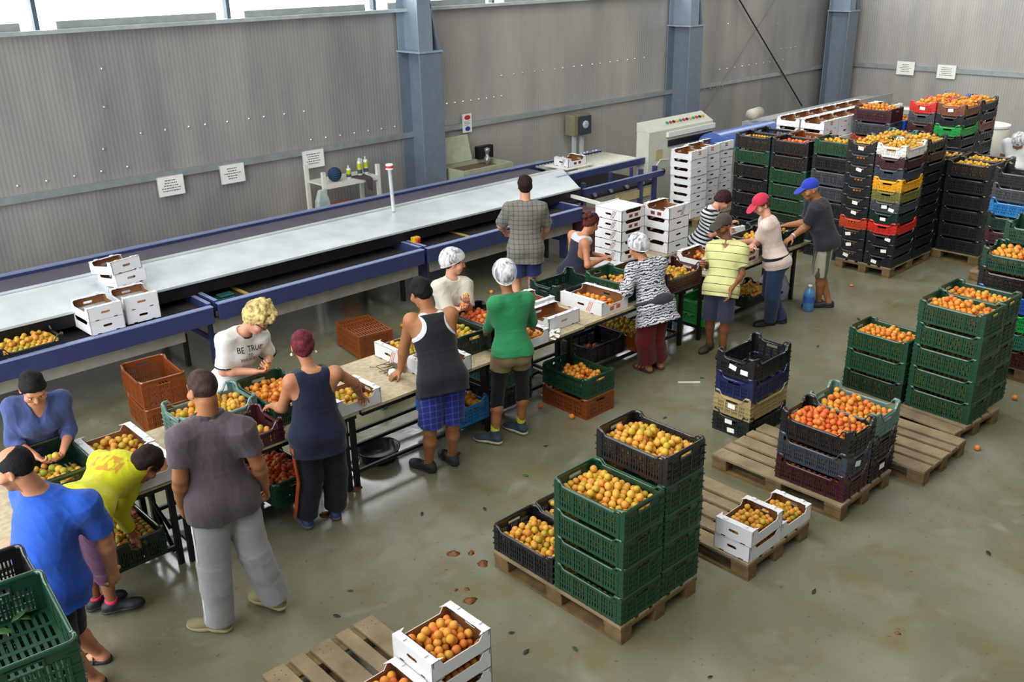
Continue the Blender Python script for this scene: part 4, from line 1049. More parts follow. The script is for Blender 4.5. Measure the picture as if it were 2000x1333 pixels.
for x, y, r, l in ((3.73, 4.71, .045, 'larger crushed apricot on floor left of nearest pallet'), (3.83, 4.62, .03, 'smaller crushed apricot next to the larger crushed one'), (3.52, 4.31, .022, 'crushed brown fruit near the pallet corner, right of a dark pit'),
                   (3.46, 4.36, .016, 'dark fruit pit on the floor beside crushed fruit'), (3.45, 4.20, .05, 'grey smear of fruit pulp on floor in front of nearest pallet'), (3.8, 4.46, .05, 'flattened dark fruit pulp on floor by nearest pallet'),
                   (3.35, 5.85, .05, 'crushed fruit beside the table leg left'), (3.75, 6.0, .06, 'crushed fruit under the bare table'), (5.2, 2.0, .02, 'dark crumb on the bare floor at lower right')):
    blob(x, y, r, .012 if r < .03 else .02, m_mush, 'crushed_fruit', l, 'crushed fruit', 'crushed fruit on the floor')
m_leaf = M('leaf_green', '2f5a22', .6, 0, .3, 40)
m_leafd = M('leaf_dark', '2c2a20', .7, 0, .3, 40)
def leaf(x, y, z, s, m, label, group):
    b = MB(); vs = [(-1, 0, 0), (-.5, .32, .08), (.1, .38, .05), (1, 0, .1), (.1, -.38, .12), (-.5, -.3, .02), (0, 0, -.03)]
    vs = [(a*s, c*s, d*s) for a, c, d in vs]; v2 = [(a, c, d-.0012) for a, c, d in vs]
    tri = [(6, i, (i+1) % 6) for i in range(6)]
    b.add(vs+v2, tri+[(7+c, 7+b2, 7+a) for a, b2, c in tri]+[(i, (i+1) % 6, 7+(i+1) % 6, 7+i) for i in range(6)])
    o = tag(b.build('leaf', m, None, True), label, 'leaf', group); o.location = (x, y, z); o.rotation_euler = (RND.uniform(-.15, .15), RND.uniform(-.15, .15), RND.uniform(0, 6)); return o
GL = 'leaves scattered on the floor'
LV = [(2.92, 4.87, 1), (3.3, 4.0, 0), (3.42, 3.75, 0), (3.36, 3.55, 0), (3.6, 3.35, 1), (5.9, 5.0, 0), (5.4, 5.4, 0), (4.9, 5.15, 1), (4.75, 5.85, 0), (6.6, 5.0, 1), (5.2, 4.5, 0), (4.6, 4.7, 0), (4.3, 5.0, 0), (7.3, 4.9, 1), (7.9, 5.1, 0), (9.2, 4.9, 0), (10.3, 5.0, 0), (6.5, 1.95, 0), (5.2, 2.6, 0), (3.1, 3.15, 0), (4.0, 2.6, 0), (2.7, 4.7, 0), (3.9, 5.3, 0), (7.6, 5.3, 1)]
for i, (x, y, k) in enumerate(LV): leaf(x, y, .008, RND.uniform(.02, .04), m_leaf if k else m_leafd, 'green leaf scrap lying loose on the concrete floor' if k else 'small dark dried leaf lying loose on the concrete floor', GL+(' green' if k else ' dark'))
_, _, lx, ly, lz, _ = LEAFCRATE
for i in range(7): leaf(lx+RND.uniform(-.12, .15), ly+.22+RND.uniform(-.04, .05), lz+.03+RND.uniform(0, .02), RND.uniform(.035, .055), m_leaf, 'green leaf lying in the empty near green crate', 'leaves in the near green crate')
stx = tag(MB().bar((7.34, 5.41, .006), (7.5, 5.25, .006), .012, .01).build('plastic_strip', m_paper), 'thin white strip lying on the floor before red trousers', 'strip')
cp = tag(MB().b2(-.045, .045, -.02, .02, 0, .012).build('metal_clip', m_galv), 'small shiny clip on floor beside white box pallet', 'clip'); cp.location = (5.86, 3.38, 0)
tw = MB(); rr = random.Random(5)
for i in range(38):
    a = rr.uniform(0, 6.28); L = rr.uniform(.03, .07); x, y = rr.gauss(0, .07), rr.gauss(0, .05); z = rr.uniform(.004, .03)
    tw.bar((x-L*math.cos(a), y-L*math.sin(a), z), (x+L*math.cos(a), y+L*math.sin(a), z+rr.uniform(-.003, .01)), .007, .005)
two = tag(tw.build('dry_stems', M('dry_stem', '6a5a45', .9, 0, .5, 60)), 'small heap of dry stems and leaves on the bare table', 'stems'); two.location = (4.43, 6.28, TZ+.001); two['kind'] = 'stuff'
sp = MB(); rr = random.Random(9)
for i in range(16):
    a = rr.uniform(0, 6.28); x, y = rr.gauss(0, .09), rr.gauss(0, .05); s_ = rr.uniform(.015, .04)
    sp.box((x, y, .004+i*.0012), (s_*2, s_, .002), Matrix.Rotation(a, 3, 'Z') @ Matrix.Rotation(rr.uniform(-.2, .2), 3, 'X'))
spo = tag(sp.build('paper_scraps', m_paper), 'white paper scraps at table edge beside the green sweater', 'scraps'); spo.location = (5.72, 5.82, TZ+.004); spo['kind'] = 'stuff'; spo.location.z = TZ+.004
spo.location.y = 5.83; spo.location.x = 5.93
# water bottles and bag by the last table
m_pet = bpy.data.materials.new('blue_water_bottle'); m_pet.use_nodes = True; b_ = m_pet.node_tree.nodes['Principled BSDF']
b_.inputs['Base Color'].default_value = (*hexc('5a9ad0'), 1); b_.inputs['Roughness'].default_value = .1; b_.inputs['Alpha'].default_value = .62
def bottle(x, y, h, r, label):
    t = thing('water_bottle', label, 'bottle', (x, y, 0), 0, 'water bottles on the floor')
    MB().lathe([(r*.85, 0), (r, h*.04), (r*.97, h*.25), (r, h*.3), (r, h*.68), (r*.75, h*.82), (r*.3, h*.92), (r*.3, h*.97)], n=20).build('bottle_body', m_pet, t, smooth=True)
    MB().lathe([(r*.34, h*.95), (r*.34, h), (r*.3, h*1.005)], n=14).build('cap', m_paper, t); MB().lathe([(r*1.01, h*.36), (r*1.01, h*.58)], n=20).build('label_band', M('bottle_label', '2d5fa8', .5), t)
bottle(10.17, 5.60, .33, .07, 'large blue water bottle on floor at the feet of blue cap man')
bottle(8.3, 6.42, .22, .045, 'small water bottle under table, behind the dark table leg')
bottle(8.62, 6.42, .22, .045, 'small water bottle under table left of the blue shorts')
bg = tag(MB().lathe([(.16, 0), (.19, .05), (.2, .18), (.15, .3), (.05, .36), (.07, .42)], n=14).build('plastic_bag', M('lilac_bag', '9aa0b8', .3), smooth=True), 'pale plastic bag on floor under the last table', 'bag'); bg.location = (10.25, 6.15, 0)
wp = tag(MB().lathe([(.02, 0), (.036, .012), (.04, .03), (.03, .052), (.012, .06)], n=14).build('paper_ball', m_paper, smooth=True), 'white crumpled ball under the hand of tank top man', 'paper ball'); wp.location = (4.33, 6.18, TZ+.001)

# ------------------------------------------------------------------ people
# bodies and clothes are grown as smooth implicit surfaces around a posed skeleton and meshed with surface nets
def nrm(v): return v/(np.linalg.norm(v)+1e-12)
class Field:
    def __init__(s): s.p = []
    def cone(s, a, b, r1, r2, k=.03, op='+', flat=False):
        a = np.array(a, float); b = np.array(b, float); ab = b-a; L2 = ab@ab+1e-12; ln = math.sqrt(L2)
        def fn(P):
            rel = P-a; t = rel@ab/L2; tc = np.clip(t, 0, 1)
            d = np.sqrt(((rel-tc[:, None]*ab)**2).sum(1))-(r1+(r2-r1)*tc)
            if flat: d = np.where((t > 1) | (t < 0), np.maximum(np.sqrt(((rel-t[:, None]*ab)**2).sum(1))-(r1+(r2-r1)*tc), np.maximum(t-1, -t)*ln), d)
            return d
        m = max(r1, r2); s.p.append((fn, np.minimum(a, b)-m, np.maximum(a, b)+m, k, op)); return s
    def ell(s, c, ax, rad, k=.02, op='+'):
        c = np.array(c, float); A = np.array(ax, float); rad = np.array(rad, float)
        def fn(P):
            q = (P-c)@A.T; k0 = np.sqrt(((q/rad)**2).sum(1)); k1 = np.sqrt(((q/rad**2)**2).sum(1))+1e-9
            return k0*(k0-1)/k1
        m = rad.max(); s.p.append((fn, c-m, c+m, k, op)); return s
    def loft(s, a, U, V, W, ln, st, k=.03, op='+', flat=(True, True)):
        a = np.array(a, float); st = np.array(st, float); t0, t1 = st[0, 0], st[-1, 0]
        def fn(P):
            rel = P-a; t = rel@W/ln; tc = np.clip(t, t0, t1); u = rel@U; v = rel@V
            ru = np.interp(tc, st[:, 0], st[:, 1]); rv = np.interp(tc, st[:, 0], st[:, 2]); v = v-np.interp(tc, st[:, 0], st[:, 3])
            q = np.sqrt((u/ru)**2+(v/rv)**2)+1e-9; g = np.sqrt((u/ru**2)**2+(v/rv**2)**2)+1e-9
            rd = np.where(q < .3, (q-1)*np.minimum(ru, rv), q*(q-1)/g)
            ex = np.where(t < t0, (t0-t)*ln, np.where(t > t1, (t-t1)*ln, -1))
            fl = np.where(t < t0, flat[0], flat[1])
            return np.where(ex > 0, np.where(fl, np.maximum(rd, ex), np.sqrt(np.maximum(rd, 0)**2+ex**2)), rd)
        m = st[:, 1:3].max()+np.abs(st[:, 3]).max(); e0, e1 = a+W*t0*ln, a+W*t1*ln
        s.p.append((fn, np.minimum(e0, e1)-m, np.maximum(e0, e1)+m, k, op)); return s
    def half(s, p, n, op='^'):
        """keep only the side n points away from"""
        p = np.array(p, float); n = nrm(np.array(n, float)); s.p.append((lambda P: (P-p)@n, None, None, 0, op)); return s
    def mesh(s, h, noise=None):
        pos = [q for q in s.p if q[4] == '+']
        lo = np.min([q[1] for q in pos], 0)-.03; hi = np.max([q[2] for q in pos], 0)+.03
        n = np.ceil((hi-lo)/h).astype(int)+2
        ax = [lo[i]+h*np.arange(n[i]) for i in range(3)]
        D = np.full(n, .5, np.float32)
        for fn, l, u, k, op in s.p:
            if l is None: i0, i1 = np.zeros(3, int), n
            else:
                pad = k+.02; i0 = np.clip(np.floor((l-pad-lo)/h).astype(int), 0, n); i1 = np.clip(np.ceil((u+pad-lo)/h).astype(int)+1, 0, n)
                if (i1 <= i0).any(): continue
            sl = tuple(slice(a, b) for a, b in zip(i0, i1))
            g = np.meshgrid(*[ax[i][i0[i]:i1[i]] for i in range(3)], indexing='ij'); P = np.stack([q.ravel() for q in g], 1)
            d = fn(P).reshape(g[0].shape).astype(np.float32); c = D[sl]
            if op == '+':
                hh = np.maximum(k-np.abs(c-d), 0)/max(k, 1e-6); D[sl] = np.minimum(c, d)-hh*hh*k*.25
            elif op == '-':
                hh = np.maximum(k-np.abs(c+d), 0)/max(k, 1e-6); D[sl] = np.maximum(c, -d)+hh*hh*k*.25
            else: D[sl] = np.maximum(c, d)
        if noise is not None:
            near = np.abs(D) < .05; ii = np.nonzero(near); P = np.stack([ax[i][ii[i]] for i in range(3)], 1); D[ii] += noise(P).astype(np.float32)
        return surfnets(D, lo, h)
_C = np.array([(i, j, k) for i in (0, 1) for j in (0, 1) for k in (0, 1)])
_E = [(a, b) for a in range(8) for b in range(a+1, 8) if np.abs(_C[a]-_C[b]).sum() == 1]
def surfnets(D, lo, h):
    S = D < 0; n = np.array(D.shape)
    cnt = sum(S[i:n[0]-1+i, j:n[1]-1+j, k:n[2]-1+k].astype(np.int8) for i, j, k in _C)
    cell = np.argwhere((cnt > 0) & (cnt < 8))
    vals = np.stack([D[cell[:, 0]+c[0], cell[:, 1]+c[1], cell[:, 2]+c[2]] for c in _C], 1)
    acc = np.zeros((len(cell), 3)); num = np.zeros(len(cell))
    for a, b in _E:
        va, vb = vals[:, a], vals[:, b]; m = (va < 0) != (vb < 0); t = np.where(m, va/np.where(m, va-vb, 1), 0)
        acc += np.where(m[:, None], _C[a]+t[:, None]*(_C[b]-_C[a]), 0); num += m
    V = lo+h*(cell+acc/num[:, None])
    idx = -np.ones(n-1, int); idx[tuple(cell.T)] = np.arange(len(cell))
    F = []
    for ax in range(3):
        o1, o2 = (ax+1) % 3, (ax+2) % 3
        sa = np.take(S, range(n[ax]-1), ax); sb = np.take(S, range(1, n[ax]), ax)
        e = np.argwhere(sa != sb); e = e[(e[:, o1] > 0) & (e[:, o2] > 0) & (e[:, o1] < n[o1]-1) & (e[:, o2] < n[o2]-1)]
        if not len(e): continue
        def at(d1, d2): q = e.copy(); q[:, o1] -= d1; q[:, o2] -= d2; return idx[tuple(q.T)]
        quad = np.stack([at(1, 1), at(0, 1), at(0, 0), at(1, 0)], 1)
        fl = ~sa[tuple(e.T)]; quad[fl] = quad[fl][:, ::-1]; F.append(quad)
    return V, np.concatenate(F)
def to_obj(name, V, F, mats, parent, attrs=None, smooth_iter=1):
    for _ in range(smooth_iter):                     # light umbrella smoothing
        acc = np.zeros_like(V); c = np.zeros(len(V))
        for a, b in ((0, 1), (1, 2), (2, 3), (3, 0)):
            np.add.at(acc, F[:, a], V[F[:, b]]); np.add.at(acc, F[:, b], V[F[:, a]]); np.add.at(c, F[:, a], 1); np.add.at(c, F[:, b], 1)
        V = V+.5*(acc/np.maximum(c, 1)[:, None]-V)
    me = bpy.data.meshes.new(name); me.vertices.add(len(V)); me.vertices.foreach_set('co', V.astype(np.float32).ravel())
    me.loops.add(F.size); me.loops.foreach_set('vertex_index', F.astype(np.int32).ravel())
    me.polygons.add(len(F)); me.polygons.foreach_set('loop_start', (np.arange(len(F))*4).astype(np.int32))
    me.update(calc_edges=True); me.polygons.foreach_set('use_smooth', [True]*len(F))
    for m in (mats if isinstance(mats, list) else [mats]): me.materials.append(m)
    for k, a in (attrs(V) if attrs else {}).items():
        at = me.attributes.new(k, 'FLOAT_COLOR' if a.shape[1] == 4 else 'FLOAT_VECTOR', 'POINT')
        at.data.foreach_set('color' if a.shape[1] == 4 else 'vector', a.astype(np.float32).ravel())
    return link(name, me, parent)

def skin_mat():
    m = bpy.data.materials.new('skin'); m.use_nodes = True; nt = m.node_tree; b = nt.nodes['Principled BSDF']
    a = nt.nodes.new('ShaderNodeAttribute'); a.attribute_name = 'tone'; nt.links.new(a.outputs['Color'], b.inputs['Base Color'])
    b.inputs['Roughness'].default_value = .5; b.inputs['Specular IOR Level'].default_value = .4
    b.inputs['Subsurface Weight'].default_value = .05; b.inputs['Subsurface Radius'].default_value = (.02, .008, .004)
    return m
m_skin = skin_mat()
def cloth_mat(name, base, pattern=None):
    """pattern: list of (kind, params); uses the garment coordinates stored on the mesh (u across, v front-back, t along the trunk, in metres)"""
    if isinstance(base, str): base = hexc(base)
    m = bpy.data.materials.new(name); m.use_nodes = True; nt = m.node_tree; b = nt.nodes['Principled BSDF']; L = nt.links.new
    b.inputs['Roughness'].default_value = .85; b.inputs['Sheen Weight'].default_value = .15; b.inputs['Specular IOR Level'].default_value = .2
    at = nt.nodes.new('ShaderNodeAttribute'); at.attribute_name = 'garment'; sp = nt.nodes.new('ShaderNodeSeparateXYZ'); L(at.outputs['Vector'], sp.inputs[0])
    geo = nt.nodes.new('ShaderNodeNewGeometry')
    def mth(op, a, v=None):
        n = nt.nodes.new('ShaderNodeMath'); n.operation = op
        for i, q in enumerate((a, v)):
            if q is None: continue
            if hasattr(q, 'links'): L(q, n.inputs[i])
            else: n.inputs[i].default_value = q
        return n.outputs[0]
    def mix(f, a, c):
        n = nt.nodes.new('ShaderNodeMix'); n.data_type = 'RGBA'
        if hasattr(f, 'links'): L(f, n.inputs[0])
        else: n.inputs[0].default_value = f
        for q, i in ((a, 6), (c, 7)):
            if hasattr(q, 'links'): L(q, n.inputs[i])
            else: n.inputs[i].default_value = (*q, 1)
        return n.outputs[2]
    nz = nt.nodes.new('ShaderNodeTexNoise'); nz.inputs['Scale'].default_value = 14; nz.inputs['Detail'].default_value = 4; L(geo.outputs['Position'], nz.inputs['Vector'])
    col = mix(mth('MULTIPLY', nz.outputs['Fac'], .5), base, tuple(c*.72 for c in base))
    for p in pattern or []:
        c2 = hexc(p[1])
        if p[0] == 'stripe': f = mth('LESS_THAN', mth('FRACT', mth('DIVIDE', mth('ADD', sp.outputs[2], 2.), p[2])), p[3])
        elif p[0] == 'check':
            f1 = mth('LESS_THAN', mth('FRACT', mth('DIVIDE', mth('ADD', sp.outputs[2], 2.), p[2])), p[3]); f2 = mth('LESS_THAN', mth('FRACT', mth('DIVIDE', mth('ADD', sp.outputs[0], 2.), p[2])), p[3])
            f = mth('MULTIPLY', mth('ADD', f1, f2), .5)
        elif p[0] == 'patch':
            n3 = nt.nodes.new('ShaderNodeTexNoise'); n3.inputs['Scale'].default_value = 34; n3.inputs['Detail'].default_value = 3; mp_ = nt.nodes.new('ShaderNodeMapping'); mp_.inputs['Scale'].default_value = (1, 1, .35); L(at.outputs['Vector'], mp_.inputs[0]); L(mp_.outputs[0], n3.inputs['Vector'])
            f = mth('MULTIPLY', mth('MULTIPLY', mth('GREATER_THAN', sp.outputs[2], p[2]), mth('LESS_THAN', sp.outputs[2], p[3])), mth('MULTIPLY', mth('GREATER_THAN', n3.outputs['Fac'], .5), mth('LESS_THAN', mth('ABSOLUTE', sp.outputs[0]), p[4])))
            f = mth('MULTIPLY', f, mth('LESS_THAN', sp.outputs[1], 0.))
        elif p[0] == 'armhole':
            dd = mth('SQRT', mth('ADD', mth('POWER', mth('SUBTRACT', mth('ABSOLUTE', sp.outputs[0]), p[2]), 2.), mth('POWER', mth('SUBTRACT', sp.outputs[2], p[3]), 2.)))
            f = mth('MAXIMUM', mth('LESS_THAN', dd, p[4]), mth('GREATER_THAN', sp.outputs[2], p[5]))
        elif p[0] == 'vstripe': f = mth('LESS_THAN', mth('FRACT', mth('DIVIDE', mth('ADD', mth('ADD', sp.outputs[0], mth('MULTIPLY', sp.outputs[1], .6)), 2.), p[2])), p[3])
        elif p[0] == 'zebra':
            w = nt.nodes.new('ShaderNodeTexWave'); w.inputs['Scale'].default_value = p[2]; w.inputs['Distortion'].default_value = 9; w.inputs['Detail'].default_value = 3; w.inputs['Detail Scale'].default_value = 1.6
            w.bands_direction = 'Z'; L(at.outputs['Vector'], w.inputs['Vector']); f = mth('LESS_THAN', w.outputs['Fac'], p[3])
        elif p[0] == 'band': f = mth('MULTIPLY', mth('GREATER_THAN', sp.outputs[2], p[2]), mth('LESS_THAN', sp.outputs[2], p[3]))
        elif p[0] == 'below': f = mth('LESS_THAN', sp.outputs[2], p[2])
        col = mix(f, col, c2)
    L(col, b.inputs['Base Color'])
    n2 = nt.nodes.new('ShaderNodeTexNoise'); n2.inputs['Scale'].default_value = 30; n2.inputs['Detail'].default_value = 3; L(geo.outputs['Position'], n2.inputs['Vector'])
    bp = nt.nodes.new('ShaderNodeBump'); bp.inputs['Strength'].default_value = .25; bp.inputs['Distance'].default_value = .01; L(n2.outputs['Fac'], bp.inputs['Height']); L(bp.outputs['Normal'], b.inputs['Normal'])
    return m
def hair_mat(name, c, c2=None):
    m = M(name, c, .72, 0, .55, 30, 0, spec=.22)
    nt = m.node_tree; b = nt.nodes['Principled BSDF']; at = nt.nodes.new('ShaderNodeTexCoord'); mp = nt.nodes.new('ShaderNodeMapping'); mp.inputs['Scale'].default_value = (1, 1, .22)
    n = nt.nodes.new('ShaderNodeTexNoise'); n.inputs['Scale'].default_value = 210; n.inputs['Detail'].default_value = 2; nt.links.new(at.outputs['Object'], mp.inputs[0]); nt.links.new(mp.outputs[0], n.inputs['Vector'])
    bp = nt.nodes.new('ShaderNodeBump'); bp.inputs['Strength'].default_value = .9; bp.inputs['Distance'].default_value = .006; nt.links.new(n.outputs['Fac'], bp.inputs['Height']); nt.links.new(bp.outputs['Normal'], b.inputs['Normal'])
    return m
m_net = bpy.data.materials.new('hair_net'); m_net.use_nodes = True
def _net():
    nt = m_net.node_tree; b = nt.nodes['Principled BSDF']; L = nt.links.new
    b.inputs['Base Color'].default_value = (*hexc('e9ebee'), 1); b.inputs['Roughness'].default_value = .45
    geo = nt.nodes.new('ShaderNodeNewGeometry'); n = nt.nodes.new('ShaderNodeTexNoise'); n.inputs['Scale'].default_value = 30; n.inputs['Detail'].default_value = 4; n.inputs['Distortion'].default_value = .7
    mp = nt.nodes.new('ShaderNodeMapping'); mp.inputs['Scale'].default_value = (1, 1, .35); L(geo.outputs['Position'], mp.inputs[0]); L(mp.outputs[0], n.inputs['Vector'])
    r = nt.nodes.new('ShaderNodeValToRGB'); r.color_ramp.elements[0].position = .38; r.color_ramp.elements[0].color = (.25, .25, .25, 1); r.color_ramp.elements[1].position = .60; r.color_ramp.elements[1].color = (.85, .85, .85, 1)
    L(n.outputs['Fac'], r.inputs['Fac']); L(r.outputs['Color'], b.inputs['Alpha'])
_net()
m_eye = M('eye_glass', '111111', .15)
SK = {'light': 'c99276', 'mid': 'b87d5c', 'tan': 'a06a46', 'dark': '8a5638', 'pale': 'd3a488'}
def folds(amp, seed=0, f=22):
    rr = np.random.RandomState(seed); A = rr.normal(0, 1, (5, 3))*f; A[:, 2] *= .55; ph = rr.uniform(0, 6, 8)
    def n(P):
        w = P+.03*np.sin(P[:, [1, 2, 0]]*11+ph[0])+.012*np.sin(P[:, [2, 0, 1]]*31+ph[1]); v = 0
        for i in range(5):
            s_ = np.sin(w@A[i]*(.55+.3*i)+ph[i+2]); v = v+(s_ if i < 2 else (1-np.abs(s_))**3*-1.6+.4)/(1+.35*i)
        return amp*v*.6
    return n
POSE = {'bluetee': [[1.104,5.136,1.617],[1.197,5.129,1.428],[1.357,4.979,1.354],[1.183,5.325,1.368],[1.442,5.018,1.069],[1.18,5.372,1.072],[1.466,5.073,0.813],[0.973,5.484,0.954],[1.153,5.105,0.866],[1.105,5.008,0.88],[1.213,5.196,0.865],[1.097,5.036,0.439],[1.201,5.218,0.424],[1.257,5.194,0.083],[1.372,5.393,0.08]],
'bluegrey': [[1.622,6.508,1.474],[1.647,6.617,1.324],[1.807,6.614,1.294],[1.502,6.664,1.319],[1.84,6.647,1.031],[1.458,6.693,1.058],[1.712,6.458,0.979],[1.545,6.491,0.979],[1.643,6.815,0.878],[1.728,6.812,0.86],[1.565,6.783,0.853],[1.736,6.818,0.463],[1.554,6.776,0.458],[1.736,6.84,0.085],[1.538,6.787,0.083]],
'yellow': [[2.019,5.767,1.027],[1.926,5.936,1.016],[1.804,6.048,1.057],[1.937,5.833,0.923],[1.841,6.069,0.793],[1.816,5.859,0.695],[2.041,6.129,0.688],[1.875,5.891,0.476],[1.523,5.666,0.923],[1.491,5.738,0.859],[1.572,5.604,0.867],[1.542,5.824,0.469],[1.605,5.72,0.484],[1.567,5.922,0.097],[1.626,5.792,0.107]],
'greypolo': [[2.179,5.085,1.748],[2.193,5.097,1.535],[2.012,5.094,1.484],[2.333,4.965,1.469],[1.977,5.14,1.184],[2.417,4.986,1.177],[2.003,5.252,0.943],[2.496,5.088,0.943],[2.209,5.13,0.963],[2.111,5.101,0.962],[2.31,5.11,0.971],[2.1,5.134,0.512],[2.348,5.069,0.527],[2.074,5.135,0.083],[2.446,5.047,0.115]],
'blond': [[3.348,6.577,1.487],[3.265,6.691,1.357],[3.414,6.681,1.292],[3.105,6.675,1.349],[3.51,6.776,1.055],[3.067,6.694,1.082],[3.391,6.572,1.09],[3.25,6.533,1.07],[3.175,6.848,0.886],[3.257,6.877,0.871],[3.109,6.791,0.872],[3.263,6.881,0.467],[3.097,6.786,0.467],[3.261,6.903,0.082],[3.079,6.798,0.082]],
'redhair': [[3.258,5.75,1.518],[3.258,5.67,1.337],[3.092,5.687,1.307],[3.408,5.594,1.305],[3.057,5.792,1.066],[3.604,5.651,1.136],[3.097,6.011,0.997],[3.715,5.762,0.965],[3.234,5.628,0.845],[3.149,5.663,0.84],[3.327,5.634,0.836],[3.203,5.74,0.456],[3.393,5.699,0.452],[3.156,5.802,0.086],[3.396,5.759,0.082]],
'tank': [[4.476,5.916,1.589],[4.492,5.824,1.404],[4.337,5.879,1.388],[4.633,5.734,1.402],[4.345,6.002,1.123],[4.674,5.79,1.121],[4.349,6.081,0.878],[4.707,5.978,0.952],[4.42,5.607,0.918],[4.335,5.638,0.897],[4.51,5.597,0.892],[4.311,5.675,0.46],[4.516,5.631,0.455],[4.378,5.807,0.085],[4.605,5.762,0.084]],
'kid': [[5.554,6.777,1.419],[5.485,6.761,1.255],[5.611,6.699,1.206],[5.338,6.768,1.227],[5.564,6.611,0.981],[5.349,6.651,1.01],[5.442,6.481,1.107],[5.316,6.446,1.074],[5.463,6.811,0.797],[5.527,6.857,0.797],[5.416,6.749,0.792],[5.541,6.865,0.431],[5.42,6.744,0.428],[5.538,6.882,0.083],[5.404,6.748,0.081]],
'green': [[5.314,5.806,1.553],[5.306,5.747,1.372],[5.147,5.753,1.355],[5.443,5.677,1.337],[5.194,5.882,1.127],[5.545,5.706,1.089],[5.265,6.033,0.963],[5.575,5.922,0.998],[5.255,5.672,0.877],[5.189,5.73,0.87],[5.342,5.664,0.865],[5.162,5.77,0.47],[5.406,5.708,0.47],[5.118,5.776,0.087],[5.418,5.747,0.089]],
'plaid': [[7.584,7.907,1.651],[7.547,7.872,1.45],[7.398,7.957,1.403],[7.659,7.745,1.4],[7.395,8.131,1.167],[7.81,7.775,1.15],[7.57,8.262,1.032],[7.884,7.92,0.95],[7.52,7.847,0.897],[7.433,7.881,0.906],[7.596,7.794,0.903],[7.462,7.952,0.482],[7.646,7.865,0.48],[7.417,7.889,0.078],[7.616,7.781,0.079]],
'bun': [[7.652,6.925,1.367],[7.55,6.955,1.226],[7.548,7.104,1.219],[7.464,6.838,1.192],[7.624,7.043,0.988],[7.404,6.747,0.964],[7.707,6.839,0.993],[7.62,6.725,0.991],[7.456,7.028,0.777],[7.434,7.104,0.789],[7.453,6.95,0.763],[7.505,7.135,0.429],[7.582,6.973,0.419],[7.467,7.139,0.079],[7.499,6.949,0.079]],
'zebra': [[7.302,5.972,1.352],[7.313,5.881,1.202],[7.159,5.908,1.161],[7.454,5.802,1.184],[7.005,5.849,0.972],[7.488,5.848,0.94],[7.141,6.02,0.999],[7.478,6.061,0.993],[7.288,5.696,0.774],[7.202,5.707,0.774],[7.375,5.705,0.766],[7.226,5.769,0.41],[7.367,5.753,0.401],[7.343,5.817,0.082],[7.504,5.788,0.079]],
'striped': [[9.677,6.603,1.316],[9.521,6.624,1.223],[9.655,6.682,1.179],[9.37,6.605,1.206],[9.705,6.707,0.925],[9.402,6.567,0.95],[9.913,6.627,0.973],[9.615,6.488,0.974],[9.443,6.749,0.761],[9.456,6.83,0.778],[9.392,6.682,0.752],[9.619,6.79,0.434],[9.579,6.606,0.427],[9.542,6.826,0.08],[9.471,6.639,0.079]],
'polo': [[8.35,5.678,1.432],[8.346,5.601,1.254],[8.402,5.464,1.199],[8.303,5.739,1.187],[8.311,5.454,0.952],[8.354,5.826,0.944],[8.129,5.386,0.831],[8.153,5.759,1.025],[8.174,5.532,0.786],[8.203,5.455,0.807],[8.142,5.606,0.803],[8.233,5.492,0.429],[8.195,5.665,0.427],[8.294,5.541,0.075],[8.309,5.723,0.083]],
'redcap': [[9.279,5.82,1.465],[9.292,5.721,1.303],[9.154,5.648,1.271],[9.405,5.821,1.252],[9.283,5.732,1.049],[9.408,5.865,0.986],[9.046,5.736,1.045],[9.224,6.014,0.995],[9.34,5.597,0.816],[9.275,5.542,0.822],[9.388,5.667,0.804],[9.277,5.574,0.425],[9.396,5.689,0.406],[9.416,5.658,0.082],[9.573,5.606,0.081]],
'bluecap': [[10.117,5.703,1.518],[10.224,5.645,1.364],[10.077,5.577,1.319],[10.32,5.776,1.319],[10.113,5.687,1.066],[10.32,5.815,1.042],[9.896,5.749,0.964],[10.276,6.048,0.979],[10.32,5.541,0.867],[10.246,5.494,0.855],[10.381,5.607,0.858],[10.253,5.534,0.444],[10.378,5.62,0.445],[10.396,5.598,0.083],[10.45,5.49,0.081]],
'edge': [[15.995,5.528,1.28],[16.171,5.58,1.261],[16.163,5.424,1.256],[16.1,5.719,1.247],[16.081,5.354,1.012],[16.262,5.754,1.036],[15.896,5.289,0.884],[16.377,5.656,0.852],[15.918,5.509,0.844],[15.948,5.431,0.832],[15.896,5.59,0.835],[15.842,5.374,0.456],[15.788,5.554,0.457],[15.833,5.358,0.081],[15.76,5.549,0.082]]}
for _k in ('yellow', 'edge'):
    _p = [np.array(x, float) for x in POSE[_k]]; _ax = _p[1]-_p[8]; _l = np.cross([0, 0, 1.], _ax); _l /= np.linalg.norm(_l)
    _p[2] = _p[1]+_l*.16-_ax*.04; _p[3] = _p[1]-_l*.16-_ax*.04; _p[4] = _p[2]+np.array([.03, .06, -.26]); _p[6] = _p[4]+np.array([.12, .05, -.20])
    POSE[_k] = _p
JN = ['head', 'neck', 'shL', 'shR', 'elL', 'elR', 'wrL', 'wrR', 'pel', 'hiL', 'hiR', 'knL', 'knR', 'anL', 'anR']

